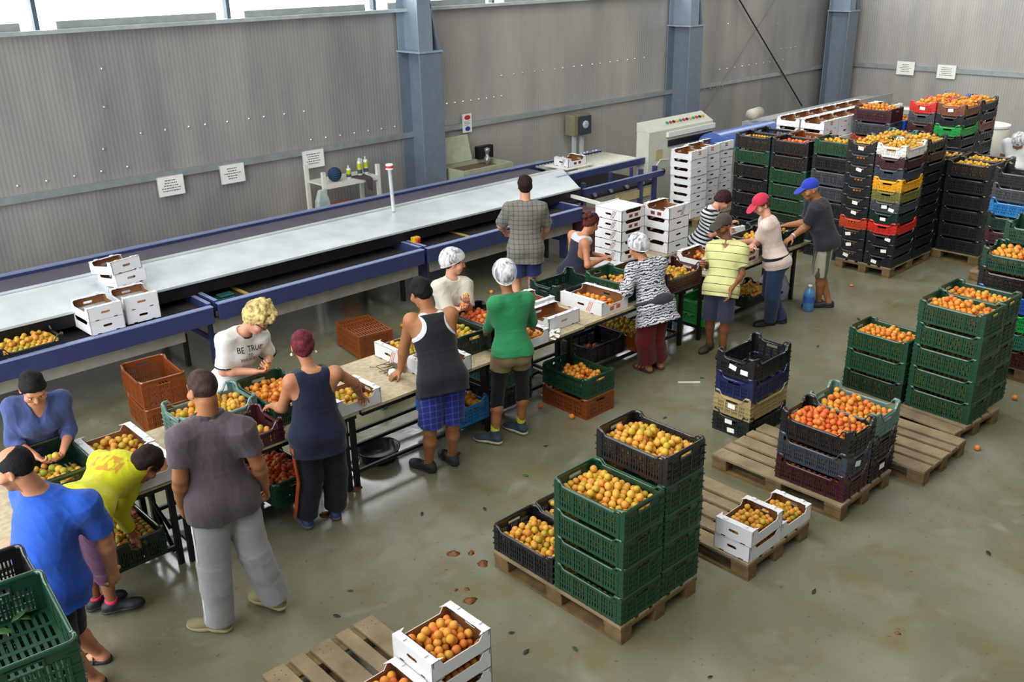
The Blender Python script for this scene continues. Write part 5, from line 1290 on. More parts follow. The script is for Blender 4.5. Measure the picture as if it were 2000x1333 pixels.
def person(key, label, h=1.7, sex='m', skin='mid', look=(0, 0), foot=None, res=.0055, hair=None, top=None, bottom=None, shoes=None, belly=0., curl=(28, 28), palm=None, hdir=None, eyes=True, stubble=0., ears=True):
    """look = head yaw/pitch in degrees (world yaw, pitch down); foot = yaw of the feet"""
    J = {n: np.array(p, float) for n, p in zip(JN, POSE[key])}; s = h/1.73
    Z = np.array([0, 0, 1.]); base = (J['anL']+J['anR'])/2
    root = thing('person', label, 'person', (base[0], base[1], 0)); org = np.array([base[0], base[1], 0])
    for k in J: J[k] = J[k]-org
    W = nrm(J['neck']-J['pel']); TL = np.linalg.norm(J['neck']-J['pel'])
    lat = nrm(J['shL']-J['shR'])+.6*nrm(J['hiL']-J['hiR']); U = nrm(lat-W*(lat@W)); F = np.cross(U, W)
    pel, neck = J['pel'], J['neck']
    fat = belly; fem = sex == 'f'
    if fem: T = [(-.10, .12, .09, -.01), (0, .168, .118, -.012), (.12, .168, .115, -.008), (.38, .132+fat*.7, .10+fat, .005+fat*.4), (.55, .137+fat*.5, .105+fat*.6, .008), (.72, .148, .112, .004), (.88, .140, .088, -.012), (.96, .105, .07, -.014), (1.02, .062, .055, -.008)]
    else: T = [(-.10, .12, .09, -.008), (0, .158, .112, -.010), (.15, .156, .113, -.004), (.38, .145+fat*.7, .105+fat, .004+fat*.5), (.55, .155+fat*.5, .112+fat*.6, .006), (.72, .168, .120, .002), (.88, .160, .095, -.014), (.96, .118, .076, -.016), (1.02, .064, .058, -.008)]
    T = [(t, ru*s, rv*s, o*s) for t, ru, rv, o in T]
    def inflate(a, b, d, st=None, extra=0.):
        st = st or T; t = np.array(st); xs = sorted(set([a, b]+[q for q in t[:, 0] if a < q < b]))
        return [(x, np.interp(x, t[:, 0], t[:, 1])+d+extra*max(0, (.35-x)), np.interp(x, t[:, 0], t[:, 2])+d+extra*max(0, (.35-x)), np.interp(x, t[:, 0], t[:, 3])) for x in xs]
    # arms hang clear of the trunk and its clothes
    TA = np.array(T)
    for sd in 'LR':
        for nm, mg in (('el', .058), ('wr', .048)):
            v = J[nm+sd]-pel; t = v@W/TL
            if -.45 < t < .85:
                tc = max(t, -.1); ru = np.interp(tc, TA[:, 0], TA[:, 1])+mg; rv = np.interp(tc, TA[:, 0], TA[:, 2])+mg; u_, v_ = v@U, v@F
                k = math.hypot(u_/ru, v_/rv)
                if k < 1: J[nm+sd] = pel+W*(v@W)+(U*u_+F*v_)/max(k, .3)
    ra = (.046, .038, .040, .026) if fem else (.053, .043, .045, .029)
    ra = [x*s*(1+fat) for x in ra]
    # head frame
    hy, hp = math.radians(look[0]), math.radians(look[1])
    Hf = np.array([math.cos(hy)*math.cos(hp), math.sin(hy)*math.cos(hp), -math.sin(hp)]); Hl = np.array([-math.sin(hy), math.cos(hy), 0]); Hu = np.cross(Hf, Hl)
    c = J['head']; q = s**.4
    hd = lambda f, l, u: c+(Hf*f+Hl*l+Hu*u)*q
    HA = [Hl, Hf, Hu]
    B = Field()
    B.loft(pel, U, F, W, TL, T, .03, flat=(False, False))
    for sd in 'LR':
        sg = 1 if sd == 'L' else -1
        B.cone(neck-W*.03*s, J['sh'+sd]-W*.012, .05*s, .054*s if not fem else .046*s, .05)
        B.cone(J['sh'+sd]-W*.02, pel+W*TL*.60+U*sg*.085*s, .046*s, .06*s, .06)
        B.cone(J['sh'+sd], J['el'+sd], ra[0], ra[1], .03); m = J['el'+sd]*.72+J['wr'+sd]*.28
        B.cone(J['el'+sd], m, ra[1]*.98, ra[2], .02); B.cone(m, J['wr'+sd], ra[2], ra[3], .02)
        hpj = J['hi'+sd]; kn = J['kn'+sd]; an = J['an'+sd]
        B.cone(hpj, kn, (.088 if fem else .085)*s*(1+fat), .054*s, .045); cf = kn*.68+an*.32-F*.012
        B.cone(kn, cf, .052*s, .056*s, .02); B.cone(cf, an, .056*s, .034*s, .02)
        B.ell(pel-F*.055*s+U*sg*.07*s-W*.01, [U, F, W], (.085*s, .08*s, .09*s), .05)
        if fem: B.ell(pel+W*TL*.68+F*.070*s+U*sg*.068*s, [U, F, W], (.058*s, .052*s, .06*s), .05)
    # neck and head
    B.cone(neck-W*.03, hd(-.018, 0, -.07), (.062 if not fem else .052)*s, (.056 if not fem else .047)*s, .03)
    B.ell(hd(-.012, 0, .018), HA, np.array((.074, .093, .090))*q, .02)
    B.ell(hd(.034, 0, -.045), HA, np.array((.056, .060, .075))*q, .03)
    B.cone(hd(.06, .014, -.102), hd(.06, -.014, -.102), .020*q, .020*q, .025)
    B.cone(hd(.074, .035, .018), hd(.074, -.035, .018), .017*q, .017*q, .02)
    for l in (-1, 1):
        B.ell(hd(.100, l*.032, -.008), HA, np.array((.020, .018, .014))*q, .012, '-')
        B.ell(hd(.062, l*.048, -.038), HA, np.array((.024, .026, .024))*q, .025)
        B.ell(hd(.0775, l*.031, -.008), HA, np.array((.0125, .0125, .0125))*q, .004)
        if ears:
            B.ell(hd(-.006, l*.079, -.018), HA, np.array((.010, .020, .031))*q, .008); B.ell(hd(.002, l*.084, -.016), HA, np.array((.006, .010, .018))*q, .006, '-')
    B.cone(hd(.090, 0, .004), hd(.107, 0, -.034), .009*q, .0135*q, .012); B.cone(hd(.095, .011, -.040), hd(.095, -.011, -.040), .009*q, .009*q, .008)
    B.cone(hd(.088, .017, -.071), hd(.088, -.017, -.071), .0085*q, .0085*q, .010); B.cone(hd(.085, .013, -.082), hd(.085, -.013, -.082), .0085*q, .0085*q, .008)
    # hands
    hs = .95*s if fem else 1.02*s; tips = {}
    for i, sd in enumerate('LR'):
        sg = 1 if sd == 'L' else -1
        wr = J['wr'+sd]; d = nrm(wr-J['el'+sd])
        if hdir and hdir[i] is not None: d = nrm(np.array(hdir[i], float))
        n = np.array(palm[i], float) if palm and palm[i] is not None else -U*sg
        n = nrm(n-d*(n@d)); l = np.cross(d, n)*sg               # l points to the thumb side
        if palm is None and l@F < 0: l = -l
        B.loft(wr-d*.005, l, n, d, .09*hs, [(0, .027*hs, .019*hs, 0), (.35, .036*hs, .017*hs, 0), (1, .042*hs, .0135*hs, 0)], .012, flat=(False, False))
        cu = math.radians(curl[i])
        for j, (off, bl, ln) in enumerate(((.031, .088, .070), (.0105, .093, .080), (-.0105, .090, .074), (-.031, .082, .058))):
            p = wr+(d*bl+l*off)*hs; ang = 0.; fan = off*2.6; dd = nrm(d+l*fan)
            for f_, r1, r2 in ((.45, .0098, .009), (.32, .009, .0083), (.25, .0083, .0072)):
                ang += cu*(.75 if f_ == .45 else 1.)*(1+.1*j); e = p+(dd*math.cos(ang)+n*math.sin(ang))*ln*f_*hs
                B.cone(p, e, r1*hs, r2*hs, .004); p = e
            if j == 1: tips[sd] = (wr+(d*.10+n*.045)*hs, n)
        p = wr+(d*.022+l*.026)*hs; e = p+nrm(d*.6+l*.65+n*.35)*.048*hs; B.cone(p, e, .014*hs, .0115*hs, .010)
        e2 = e+nrm(d*.85+l*.2+n*.45)*.045*hs; B.cone(e, e2, .0112*hs, .0085*hs, .004)
    # feet
    fy = math.radians(foot if foot is not None else math.degrees(math.atan2(F[1], F[0])))
    for i, sd in enumerate('LR'):
        a_ = fy+(.16 if sd == 'L' else -.16); fd = np.array([math.cos(a_), math.sin(a_), 0.]); fl = np.array([-fd[1], fd[0], 0]); an = J['an'+sd]; so = np.array([an[0], an[1], an[2]-.078])
        B.cone(an, so-fd*.03*s+Z*.035, .034*s, .031*s, .02); B.cone(so-fd*.03*s+Z*.032, so+fd*.12*s+Z*.022, .030*s, .024*s, .03)
        B.ell(so+fd*.13*s+Z*.02, [fl, fd, Z], (.044*s, .06*s, .02), .02); J['f'+sd] = (so, fd, fl)
    V, Fc = B.mesh(res)
    sk = np.array(hexc(SK[skin])); dark = np.array(hexc('20140f'))
    def tone(Vx):
        col = np.tile(np.append(sk, 1.), (len(Vx), 1)); rel = (Vx-c)/q; f, l, u = rel@Hf, rel@Hl, rel@Hu
        hn = np.linalg.norm(Vx-c, axis=1) < .2
        col[:, :3] *= (1+.10*np.sin(Vx[:, [0]]*31+np.sin(Vx[:, [2]]*23)))
        def put(mask, cc, a=1.): col[mask, :3] = col[mask, :3]*(1-a)+np.array(cc)*a
        if stubble: put(hn & (f > .0) & (u < -.045) & (u > -.14), hexc('2b1d17'), stubble); put(hn & (f > .07) & (u < -.045) & (u > -.062) & (np.abs(l) < .03), hexc('2b1d17'), stubble)
        put(hn & (f > .075) & (np.abs(u+.077) < .009) & (np.abs(l) < .021), hexc('9c4a40'), .5)
        put(hn & (f > .06) & (np.abs(u-.016) < .006) & (np.abs(np.abs(l)-.034) < .019), dark, .85)
        put(hn & (f > .07) & (np.abs(u+.008) < .0065) & (np.abs(np.abs(l)-.031) < .0125), (.72, .70, .66), .9)
        put(hn & (f > .07) & (np.abs(u+.008) < .0075) & (np.abs(np.abs(l)-.031) < .006), dark, 1.)
        return {'tone': col}
    to_obj('body', V, Fc, m_skin, root, tone, 1)
    gar = lambda Vx: {'garment': np.stack([(Vx-pel)@U, (Vx-pel)@F, (Vx-pel)@W], 1)}
    J.update(U=U, F=F, W=W, TL=TL, T=T, hd=hd, HA=HA, q=q, s=s, ra=ra, root=root, gar=gar, org=org, tips=tips, Hf=Hf, Hl=Hl, Hu=Hu, c=c, fem=fem)
    # ---- hair
    if hair:
        kind, hm = hair[0], hair[1]; G = Field(); th = {'short': .011, 'buzz': .005, 'curly': .028, 'thick': .017, 'balding': .006, 'bun': .012}[kind]
        G.ell(hd(-.014, 0, .020), HA, np.array((.075+th, .093+th, .090+th))*q, .01)
        if kind in ('short', 'thick', 'bun'): G.ell(hd(-.045, 0, -.02), HA, np.array((.068+th*.6, .05+th, .075))*q, .02)
        if kind == 'curly':
            rr = np.random.RandomState(3)
            for _ in range(95):
                a, e = rr.uniform(-PI, PI), rr.uniform(-.1, 1.4); dr = np.array([math.cos(a)*math.cos(e), math.sin(a)*math.cos(e), math.sin(e)])
                G.ell(hd(dr[0]*.105-.005, dr[1]*.09, .035+dr[2]*.130), HA, np.array((1, 1, 1))*rr.uniform(.014, .032), .006)
            for _ in range(26): G.ell(hd(.05+rr.uniform(0, .065), rr.uniform(-.06, .06), .05+rr.uniform(-.02, .08)), HA, np.array((1, 1, 1))*rr.uniform(.012, .024), .005)
        if kind == 'bun':
            for _ in range(7):
                rr = np.random.RandomState(_); G.ell(hd(-.115+rr.uniform(-.02, .02), rr.uniform(-.03, .03), .035+rr.uniform(-.03, .03)), HA, np.array((1, 1, 1))*rr.uniform(.022, .035), .01)
        # hairline plane
        lift = {'curly': -.02, 'balding': .0, 'thick': -.02}.get(kind, -.008)
        def line(Pt):
            rel = (Pt-c)/q; f = rel@Hf; l = rel@Hl; u = rel@Hu
            edge = np.where(f > 0, .72*f, 1.25*f)+lift-.03*np.clip((np.abs(l)-.045)/.03, 0, 1)*np.clip((f-.0)/.05, 0, 1)*(f < .052)
            edge = edge+.004*np.sin(l*190+f*70)+.003*np.sin(f*240+l*60)
            return (edge-u)*q
        G.p.append((line, None, None, 0, '^'))
        if kind == 'balding': G.ell(hd(.055, 0, .095), HA, np.array((.070, .105, .072))*q, .01, '-')
        nz = folds(.0042 if kind != 'curly' else .009, 5, 95 if kind != 'curly' else 75)
        if kind in ('buzz', 'balding'): nz = folds(.0012, 5, 120)
        n_ = G.mesh(.0045, nz); to_obj('hair', n_[0], n_[1], hm, root, None, 0 if kind == 'curly' else 1)
    # ---- garments
    if top:
        G = Field(); d = top.get('loose', .014)*s; he = top.get('hem', -.12)
        st = inflate(he, 1.0, d, [(-.30, .172*s, .125*s, -.012*s)]+T if he < -.1 else None, top.get('flare', .012))
        nh = top.get('neck', 'crew')
        G.loft(pel, U, F, W, TL, st, .02)
        if bottom and he < .1:
            db = bottom.get('loose', .012)*s+.015
            ov = inflate(he, .42, 0, [(-.30, .172*s, .125*s, -.012*s)]+T if he < -.1 else None)
            wq = lambda t: d+(db+.004-d)*min(1, max(0, (.40-t)/.28))
            G.loft(pel, U, F, W, TL, [(t, a+wq(t), b+wq(t), o) for t, a, b, o in ov], .02, flat=(True, False))
            for sg in (1, -1): G.ell(pel-F*.055*s+U*sg*.07*s-W*.01, [U, F, W], (.085*s+db, .08*s+db, .09*s+db), .04)
            if he < -.08:
                for sd in 'LR': hj = J['hi'+sd]; kn = J['kn'+sd]; G.cone(hj, hj+(kn-hj)*.55, .088*s*(1+fat)+db, .078*s+db+bottom.get('flare', 0)*s*.5, .05)
            G.half(pel+W*he*TL, -W)
        for sd in 'LR':
            sg = 1 if sd == 'L' else -1; sh, el, wr = J['sh'+sd], J['el'+sd], J['wr'+sd]; sl = top.get('sleeve', .6); sw = top.get('wide', .014)*s
            if sl > 0 or nh not in ('tank',): G.cone(neck-W*.026*s, sh-W*.010, (.05+.013)*s, (.054 if not fem else .046)*s+d*.8+.007, .06)
            if fem: G.ell(pel+W*TL*.68+F*.072*s+U*sg*.066*s, [U, F, W], (.060*s+d*.8, .053*s+d*.8, .062*s+d*.8), .07)
            if sl > 0:
                G.cone(sh-W*.02, pel+W*TL*.60+U*sg*.085*s, .046*s+d*.9, .06*s+d*.9, .06)
                e = sh+(el-sh)*min(sl, 1.); r1 = ra[0]+d*(.85 if not fem else .6)+(.006 if not fem else .003); r2 = ra[0]+(ra[1]-ra[0])*min(sl, 1)+sw
                G.cone(sh, e, r1, r2, .05, flat=sl < 1)
                if sl > 1: m = min(sl-1, 1); e2 = el+(wr-el)*m; G.cone(el, e2, ra[1]+d*.8+.005, ra[2]*(1-m)+ra[3]*m+d*.55+.009, .02, flat=True)
        if nh == 'tank':
            for sd in 'LR':
                sg = 1 if sd == 'L' else -1
                G.cone(neck-W*.035*s+U*sg*top.get('strap', .085)*s-F*.03*s, neck-W*.035*s+U*sg*top.get('strap', .085)*s+F*.03*s, .062*s, .062*s, .03)
                dp = J['sh'+sd]-W*.05*s+U*sg*top.get('arm', .03)*s
                G.cone(dp-F*.2, dp+F*.2, top.get('armr', .075)*s, top.get('armr', .075)*s, .015, '-')
        nc = neck+W*.035*s+F*.015*s
        if nh == 'v': G.cone(nc+F*.05*s, neck-W*.10*s+F*.12*s, .060*s, .012, .01, '-')
        rn = top.get('neckr', .066)*s
        G.ell(nc+F*top.get('neckf', .012)*s, [U, F, W], (rn*1.05, rn*1.05, .052*s+top.get('neckd', 0)), .008, '-')
        if top.get('scoop'): G.ell(neck-F*.05*s-W*.0, [U, F, W], (.075*s, .05*s, .06*s), .01, '-')
        nz = folds(top.get('fold', .0045), hash(key) % 97 if False else len(key)*7+3, top.get('ff', 20))
        v_, f_ = G.mesh(top.get('res', max(res, .0065)), nz)
        J['top'] = to_obj(top.get('name', 'shirt'), v_, f_, top['mat'], root, gar, 1)
        if top.get('collar'):
            K = Field(); 
            for r_ in ((.060, .016),):
                N = 14
                for i in range(N):
                    a0, a1 = 2*PI*i/N, 2*PI*(i+1)/N
                    if i == 3: continue
                    pt = lambda a: neck+W*(.022+.022*(-math.sin(a)))*s+(U*math.cos(a)*1.04+F*(math.sin(a)*.92+.10))*.080*s
                    K.cone(pt(a0), pt(a1), .013, .013, .004); K.cone(pt(a0)-W*.016, pt(a1)-W*.016, .013, .013, .006)
            a, b2 = K.mesh(.0045); to_obj('collar', a, b2, top['collar'], root, gar, 1)
        if top.get('trim'):                                             # contrasting neck ring and cuffs
            K = Field(); N = 16
            ring = lambda a: neck+W*(.004+.006*(-math.sin(a)))*s+(U*math.cos(a)*1.02+F*(math.sin(a)*.92+.14))*rn*1.12
            if top['trim'][0] in ('neck', 'both'):
                for i in range(N): K.cone(ring(2*PI*i/N), ring(2*PI*(i+1)/N), .0065, .0065, .003)
                a, b2 = K.mesh(.0045); to_obj('neck_trim', a, b2, top['trim'][1], root, None, 1)
            if top['trim'][0] == 'both':
                for sd in 'LR':
                    K = Field()
                    e = J['sh'+sd]+(J['el'+sd]-J['sh'+sd])*top['sleeve']; ax = nrm(J['el'+sd]-J['sh'+sd]); K.cone(e-ax*.008, e+ax*.006, ra[0]+(ra[1]-ra[0])*top['sleeve']+top.get('wide', .014)*s+.0035, ra[0]+(ra[1]-ra[0])*top['sleeve']+top.get('wide', .014)*s+.003, .002, flat=True)
                    a, b2 = K.mesh(.0045); to_obj('cuff', a, b2, top['trim'][1], root, None, 1)
    if bottom:
        G = Field(); d = bottom.get('loose', .012)*s; ln = bottom['len']
        wz = bottom.get('waist', .20); G.loft(pel, U, F, W, TL, inflate(-.10, wz, d), .03, flat=(False, True))
        for sd in 'LR':
            sg = 1 if sd == 'L' else -1; hj, kn, an = J['hi'+sd], J['kn'+sd], J['an'+sd]; fl = bottom.get('flare', 0.)*s; rt_ = (.088 if fem else .085)*s*(1+fat)
            G.ell(pel-F*.055*s+U*sg*.07*s-W*.01, [U, F, W], (.085*s+d, .08*s+d, .09*s+d), .05)
            k = min(ln, 1); e = hj+(kn-hj)*k; G.cone(hj, e, rt_+d, rt_+(.054*s-rt_)*k+d+fl*k, .022, flat=ln <= 1)
            if ln > 1:
                m = ln-1; e2 = kn+(an-kn)*m
                G.cone(kn, e2+(np.array([0, 0, -.014]) if m >= 1 else 0), .054*s+d+fl, (.044*s if m > .9 else .052*s)+d*1.05+fl, .02, flat=True); G.cone(kn-F*.01, kn*.6+an*.4-F*.02, .052*s+d*.8, .052*s+d*.8, .04)
        v_, f_ = G.mesh(bottom.get('res', max(res, .0065)), folds(bottom.get('fold', .004), len(key)*5+1, 18))
        J['bot'] = to_obj(bottom.get('name', 'trousers'), v_, f_, bottom['mat'], root, gar, 1)
    if shoes:
        for sd in 'LR':
            sho = root; so, fd, fl = J['f'+sd]; kind = shoes.get('kind', 'shoe'); G = Field(); an = J['an'+sd]
            if kind == 'sandal':
                S_ = MB()
                for t in (.02, .075, .12): 
                    pts = []
                    for i in range(9): a = PI*i/8; pts.append(so+fd*t*s+fl*math.cos(a)*.047*s+Z*(.012+math.sin(a)*.042*(1.25 if t < .05 else .9)))
                    S_.tube([Vector(p) for p in pts], .006, 6)
                S_.build('strap', shoes['mat'], root, True)
            else:
                k = 1.0
                G.cone(so-fd*.035*s+Z*.042, so+fd*.13*s+Z*.032, .041*s, .033*s, .03); G.ell(so+fd*.145*s+Z*.026, [fl, fd, Z], (.050*s, .075*s, .034), .02)
                if kind in ('shoe', 'boot'): G.cone(so-fd*.012*s+Z*.05, an+Z*(.0 if kind == 'shoe' else .05), .047*s, .044*s, .02, flat=True)
                G.half(so+Z*.012, -Z)
                v_, f_ = G.mesh(max(res, .0055)); sho = to_obj('shoe', v_, f_, shoes['mat'], root, None, 1)
            K = Field(); K.cone(so-fd*.035*s+Z*.012, so+fd*.02*s+Z*.012, .043*s, .045*s, .01); K.ell(so+fd*.125*s+Z*.012, [fl, fd, Z], (.053*s, .10*s, .05), .02); K.half(so+Z*.024, Z); K.half(so+Z*.0015, -Z)
            v_, f_ = K.mesh(max(res, .0055)); to_obj('sole', v_, f_, shoes.get('sole', shoes['mat']), sho, None, 1)
            if shoes.get('sock'):
                K = Field(); hgt = shoes.get('sockh', .05); up = nrm(J['kn'+sd]-an); K.cone(an-up*.0, an+up*hgt, .042*s, .044*s, .01, flat=True); v_, f_ = K.mesh(.0055); to_obj('sock', v_, f_, shoes['sock'], root, None, 1)
    return J
def hairnet(J, res=.006):
    hd, HA, q = J['hd'], J['HA'], J['q']; G = Field()
    G.ell(hd(-.028, 0, .042), HA, np.array((.108, .128, .110))*q, .02); G.ell(hd(-.075, 0, .005), HA, np.array((.095, .085, .092))*q, .04)
    G.half(hd(.0, 0, -.004), -(J['Hu']-J['Hf']*.70))
    v, f = G.mesh(res, folds(.004, 9, 55)); net = to_obj('hair_net', v, f, m_net, J['root'], None, 1)
    K = Field(); N = 18
    for i in range(N):
        pt = lambda a: hd(math.cos(a)*.106-.018, math.sin(a)*.085, -.012+.072*math.cos(a)); K.cone(pt(2*PI*i/N), pt(2*PI*(i+1)/N), .006, .006, .003)
    v, f = K.mesh(.005); to_obj('elastic_band', v, f, m_paper, net, None, 1)
def cap(J, mat, brim=None, res=.0055):
    hd, HA, q = J['hd'], J['HA'], J['q']; G = Field()
    G.ell(hd(-.012, 0, .030), HA, np.array((.088, .107, .092))*q, .01); G.half(hd(0, 0, .016), -(J['Hu']-J['Hf']*.18))
    v, f = G.mesh(res, folds(.0015, 4, 40)); crown = to_obj('cap_crown', v, f, mat, J['root'], None, 1)
    K = Field(); K.ell(hd(.115, 0, .030), [J['Hl'], nrm(J['Hf']*1-J['Hu']*.30), nrm(J['Hu']+J['Hf']*.30)], np.array((.076, .088, .007))*q, .004); K.ell(hd(-.012, 0, .0), HA, np.array((.080, .098, .2))*q, .004, '-')
    v, f = K.mesh(.0045); to_obj('cap_brim', v, f, brim or mat, crown, None, 1)
    MB().lathe([(.008, 0), (.006, .006)], n=10).build('cap_button', mat, crown).location = Vector(hd(-.012, 0, .121))
def held(J, sd, kind, label, r=.025, lift=.0):
    p, n = J['tips'][sd]; o = tag(link('apricot', _ap3[kind]), label, 'apricot', 'apricots held in hands'); o.location = Vector(p+J['org']+np.array([0, 0, lift])); o.scale = (r, r, r); o.rotation_euler = (1, .5, 2)

# clothes and hair colours
C_ = cloth_mat
hd_dark = hair_mat('hair_dark', '0f0d0e'); hd_brown = hair_mat('hair_brown', '22130f'); hd_red = hair_mat('hair_red', '5e1f2a'); hd_blond = hair_mat('hair_blond', 'c4ad72'); hd_rust = hair_mat('hair_rust', '4e2014'); hd_grey = hair_mat('hair_grey', '9c968c'); hd_buzz = hair_mat('hair_cropped', '3a2b26')
k_dark = C_('cloth_dark', '23242c'); k_black = C_('cloth_black', '17171a'); k_jeans = C_('denim', '2c3c5e')
s_black = M('shoe_black', '17161a', .6); s_sole = M('sole_pale', 'a39a70', .7)

P = {}
P['bluetee'] = person('bluetee', 'broad man in bright blue T-shirt and black shorts at the left edge', 1.82, 'm', 'mid', (142, 14), 150, .0052, ('balding', hd_dark),
    dict(mat=C_('blue_jersey', '2352b4'), loose=.02, hem=-.2, sleeve=.8, wide=.034, flare=.08, fold=.005), dict(mat=k_black, name='shorts', len=.95, loose=.022, flare=.02), dict(kind='sandal', mat=s_black, sole=s_black), belly=.035, stubble=.5, palm=[(-.3, .6, .2), None])
P['bluegrey'] = person('bluegrey', 'woman in blue-grey V-neck sweater sorting fruit behind the left table', 1.62, 'f', 'mid', (-98, 38), None, .0055, ('short', hd_dark),
    dict(mat=C_('sweater_blue', '424f80'), loose=.009, sleeve=1.45, neck='v', name='sweater', neckr=.062), dict(mat=k_dark, len=2), dict(mat=s_black), curl=(45, 45), palm=[(-.6, 0, .6), (.6, 0, .6)])
P['yellow'] = person('yellow', 'person in bright yellow long-sleeved shirt bending under the left table', 1.62, 'f', 'dark', (5, 62), -10, .0055, ('thick', hd_brown),
    dict(mat=C_('yellow_cotton', 'c9c81e', [('patch', 'b98a2a', .27, .41, .13)]), loose=.016, hem=.02, sleeve=1.75, wide=.02, fold=.005), dict(mat=C_('plum_cloth', '4c2545'), name='shorts', len=1.1, loose=.03, flare=.02), dict(mat=s_black, sole=s_black, sock=M('pink_sock', 'd02a5c', .8), sockh=.03), curl=(50, 50), palm=[(0, 0, -1), (0, 0, -1)])
J = P['greypolo'] = person('greypolo', 'man in grey polo shirt and light grey track pants seen from behind', 1.85, 'm', 'tan', (98, 14), 118, .0052, ('buzz', hd_buzz),
    dict(mat=C_('grey_polo', '564b52'), loose=.016, hem=-.16, sleeve=.62, wide=.03, collar=C_('grey_collar', '4c434a'), neck='polo', fold=.004), dict(mat=C_('track_grey', '9b9b9e'), name='track_pants', len=2, loose=.03, flare=.012, fold=.006), dict(mat=M('shoe_tan', '857a58', .7), sole=s_sole), curl=(35, 35))
g = MB()
for dx in (0, .018):
    pts = []
    for a, b, n, ra_, rb_ in ((J['hiL'], J['knL'], 5, .125, .102), (J['knL'], J['anL'], 6, .102, .088)):
        for i in range(n+1):
            f = i/n
            if a is J['hiL'] and i == 0: continue
            pts.append(a+(b-a)*f+J['U']*(ra_+(rb_-ra_)*f)*.985-J['F']*(dx+.01))
    g.tube([Vector(p) for p in pts], .005, 6)
g.build('side_stripe', m_paper, J['root'], True)
J = P['blond'] = person('blond', 'blond curly-haired woman in white T-shirt with black lettering', 1.66, 'f', 'light', (-50, 42), None, .0052, ('curly', hd_blond),
    dict(mat=C_('white_jersey', 'dcdcda'), loose=.018, hem=-.12, sleeve=.85, wide=.036, trim=('both', k_black), name='tee', neckr=.07, res=.006), dict(mat=k_jeans, len=2), dict(mat=s_black), curl=(45, 45), palm=[(-.5, -.3, .4), (.5, 0, .6)])
bpy.context.view_layer.update()
tv = J['top'].data; bvh = BVHTree.FromPolygons([v.co[:] for v in tv.vertices], [p.vertices[:] for p in tv.polygons])
txt = MB()
for line, sz, up in (('BE  TRUE', .044, .412), ('TO', .028, .374), ('YOURSELF', .031, .340)):
    cu = bpy.data.curves.new('t', 'FONT'); cu.body = line; cu.size = sz*1.35; cu.align_x = 'CENTER'; cu.resolution_u = 2
    ob = bpy.data.objects.new('t', cu); COL.objects.link(ob); bpy.context.view_layer.update()
    me = bpy.data.meshes.new_from_object(ob.evaluated_get(bpy.context.evaluated_depsgraph_get())); bpy.data.objects.remove(ob)
    bm = bmesh.new(); bm.from_mesh(me); bmesh.ops.triangulate(bm, faces=bm.faces)
    for _ in range(1): bmesh.ops.subdivide_edges(bm, edges=[e for e in bm.edges if e.calc_length() > .02], cuts=1, use_grid_fill=False)
    bmesh.ops.triangulate(bm, faces=bm.faces)
    vs = []
    for v in bm.verts:
        x, y = v.co.x, v.co.y
        o = Vector(J['pel']+J['W']*(up+y-.01)+J['U']*x+J['F']*.5); hit = bvh.ray_cast(o, Vector(-J['F']))
        vs.append(hit[0]+Vector(J['F'])*.004 if hit[0] else o-Vector(J['F'])*.38)
    bm.verts.index_update(); txt.add(vs, [[v.index for v in f.verts] for f in bm.faces]); bm.free(); bpy.data.meshes.remove(me)
txt.build('lettering', k_black, J['root'])
gl_ = MB(); hdf = J['hd']
for l in (-1, 1):
    gl_.tube([Vector(hdf(.104+.004*math.cos(t_), l*.033+.024*math.cos(t_), -.010+.017*math.sin(t_))) for t_ in np.linspace(0, 2*PI, 17)], .0028, 6, False)
    gl_.tube([Vector(hdf(.10, l*.058, -.004)), Vector(hdf(.04, l*.082, .0)), Vector(hdf(-.005, l*.086, -.002))], .0028, 6)
gl_.tube([Vector(hdf(.108, -.010, -.006)), Vector(hdf(.108, .010, -.006))], .0028, 6); gl_.build('glasses', m_black, J['root'], True)
J = P['redhair'] = person('redhair', 'woman with cropped dark red hair and navy sleeveless top seen from behind', 1.62, 'f', 'mid', (62, 22), 72, .0052, ('short', hd_red),
    dict(mat=C_('navy_knit', '1b2038'), loose=.02, hem=-.28, sleeve=0, neck='tank', strap=.095, arm=.075, armr=.085, name='sleeveless_top', fold=.004, neckr=.075), dict(mat=C_('navy_trousers', '191b26'), len=1.95, loose=.03, flare=.02), dict(mat=M('shoe_blue', '34477a', .6), sole=M('sole_grey', '55585e', .7)), belly=.03, curl=(40, 40), palm=[(0, 0, -1), (0, 0, -1)])
for l in (-1, 1): MB().lathe([(.004, -.012), (.012, 0), (.004, .012)], n=10).build('earring', m_paper, J['root'], True).location = Vector(J['hd'](-.002, l*.088, -.062))
g = MB()
for dx in (-.02, 0, .02):
    pts = [J['hiL']+(J['knL']-J['hiL'])*f+J['U']*(.125-.01*f)-J['F']*(.05+dx) for f in (.15, .5, .8, 1.)]+[J['knL']+(J['anL']-J['knL'])*f+J['U']*(.108-.008*f)-J['F']*(.03+dx) for f in (.3, .6, .9)]
    g.tube([Vector(p) for p in pts], .008, 6)
g.build('orange_side_stripes', M('stripe_orange', 'b4471e', .7), J['root'], True)
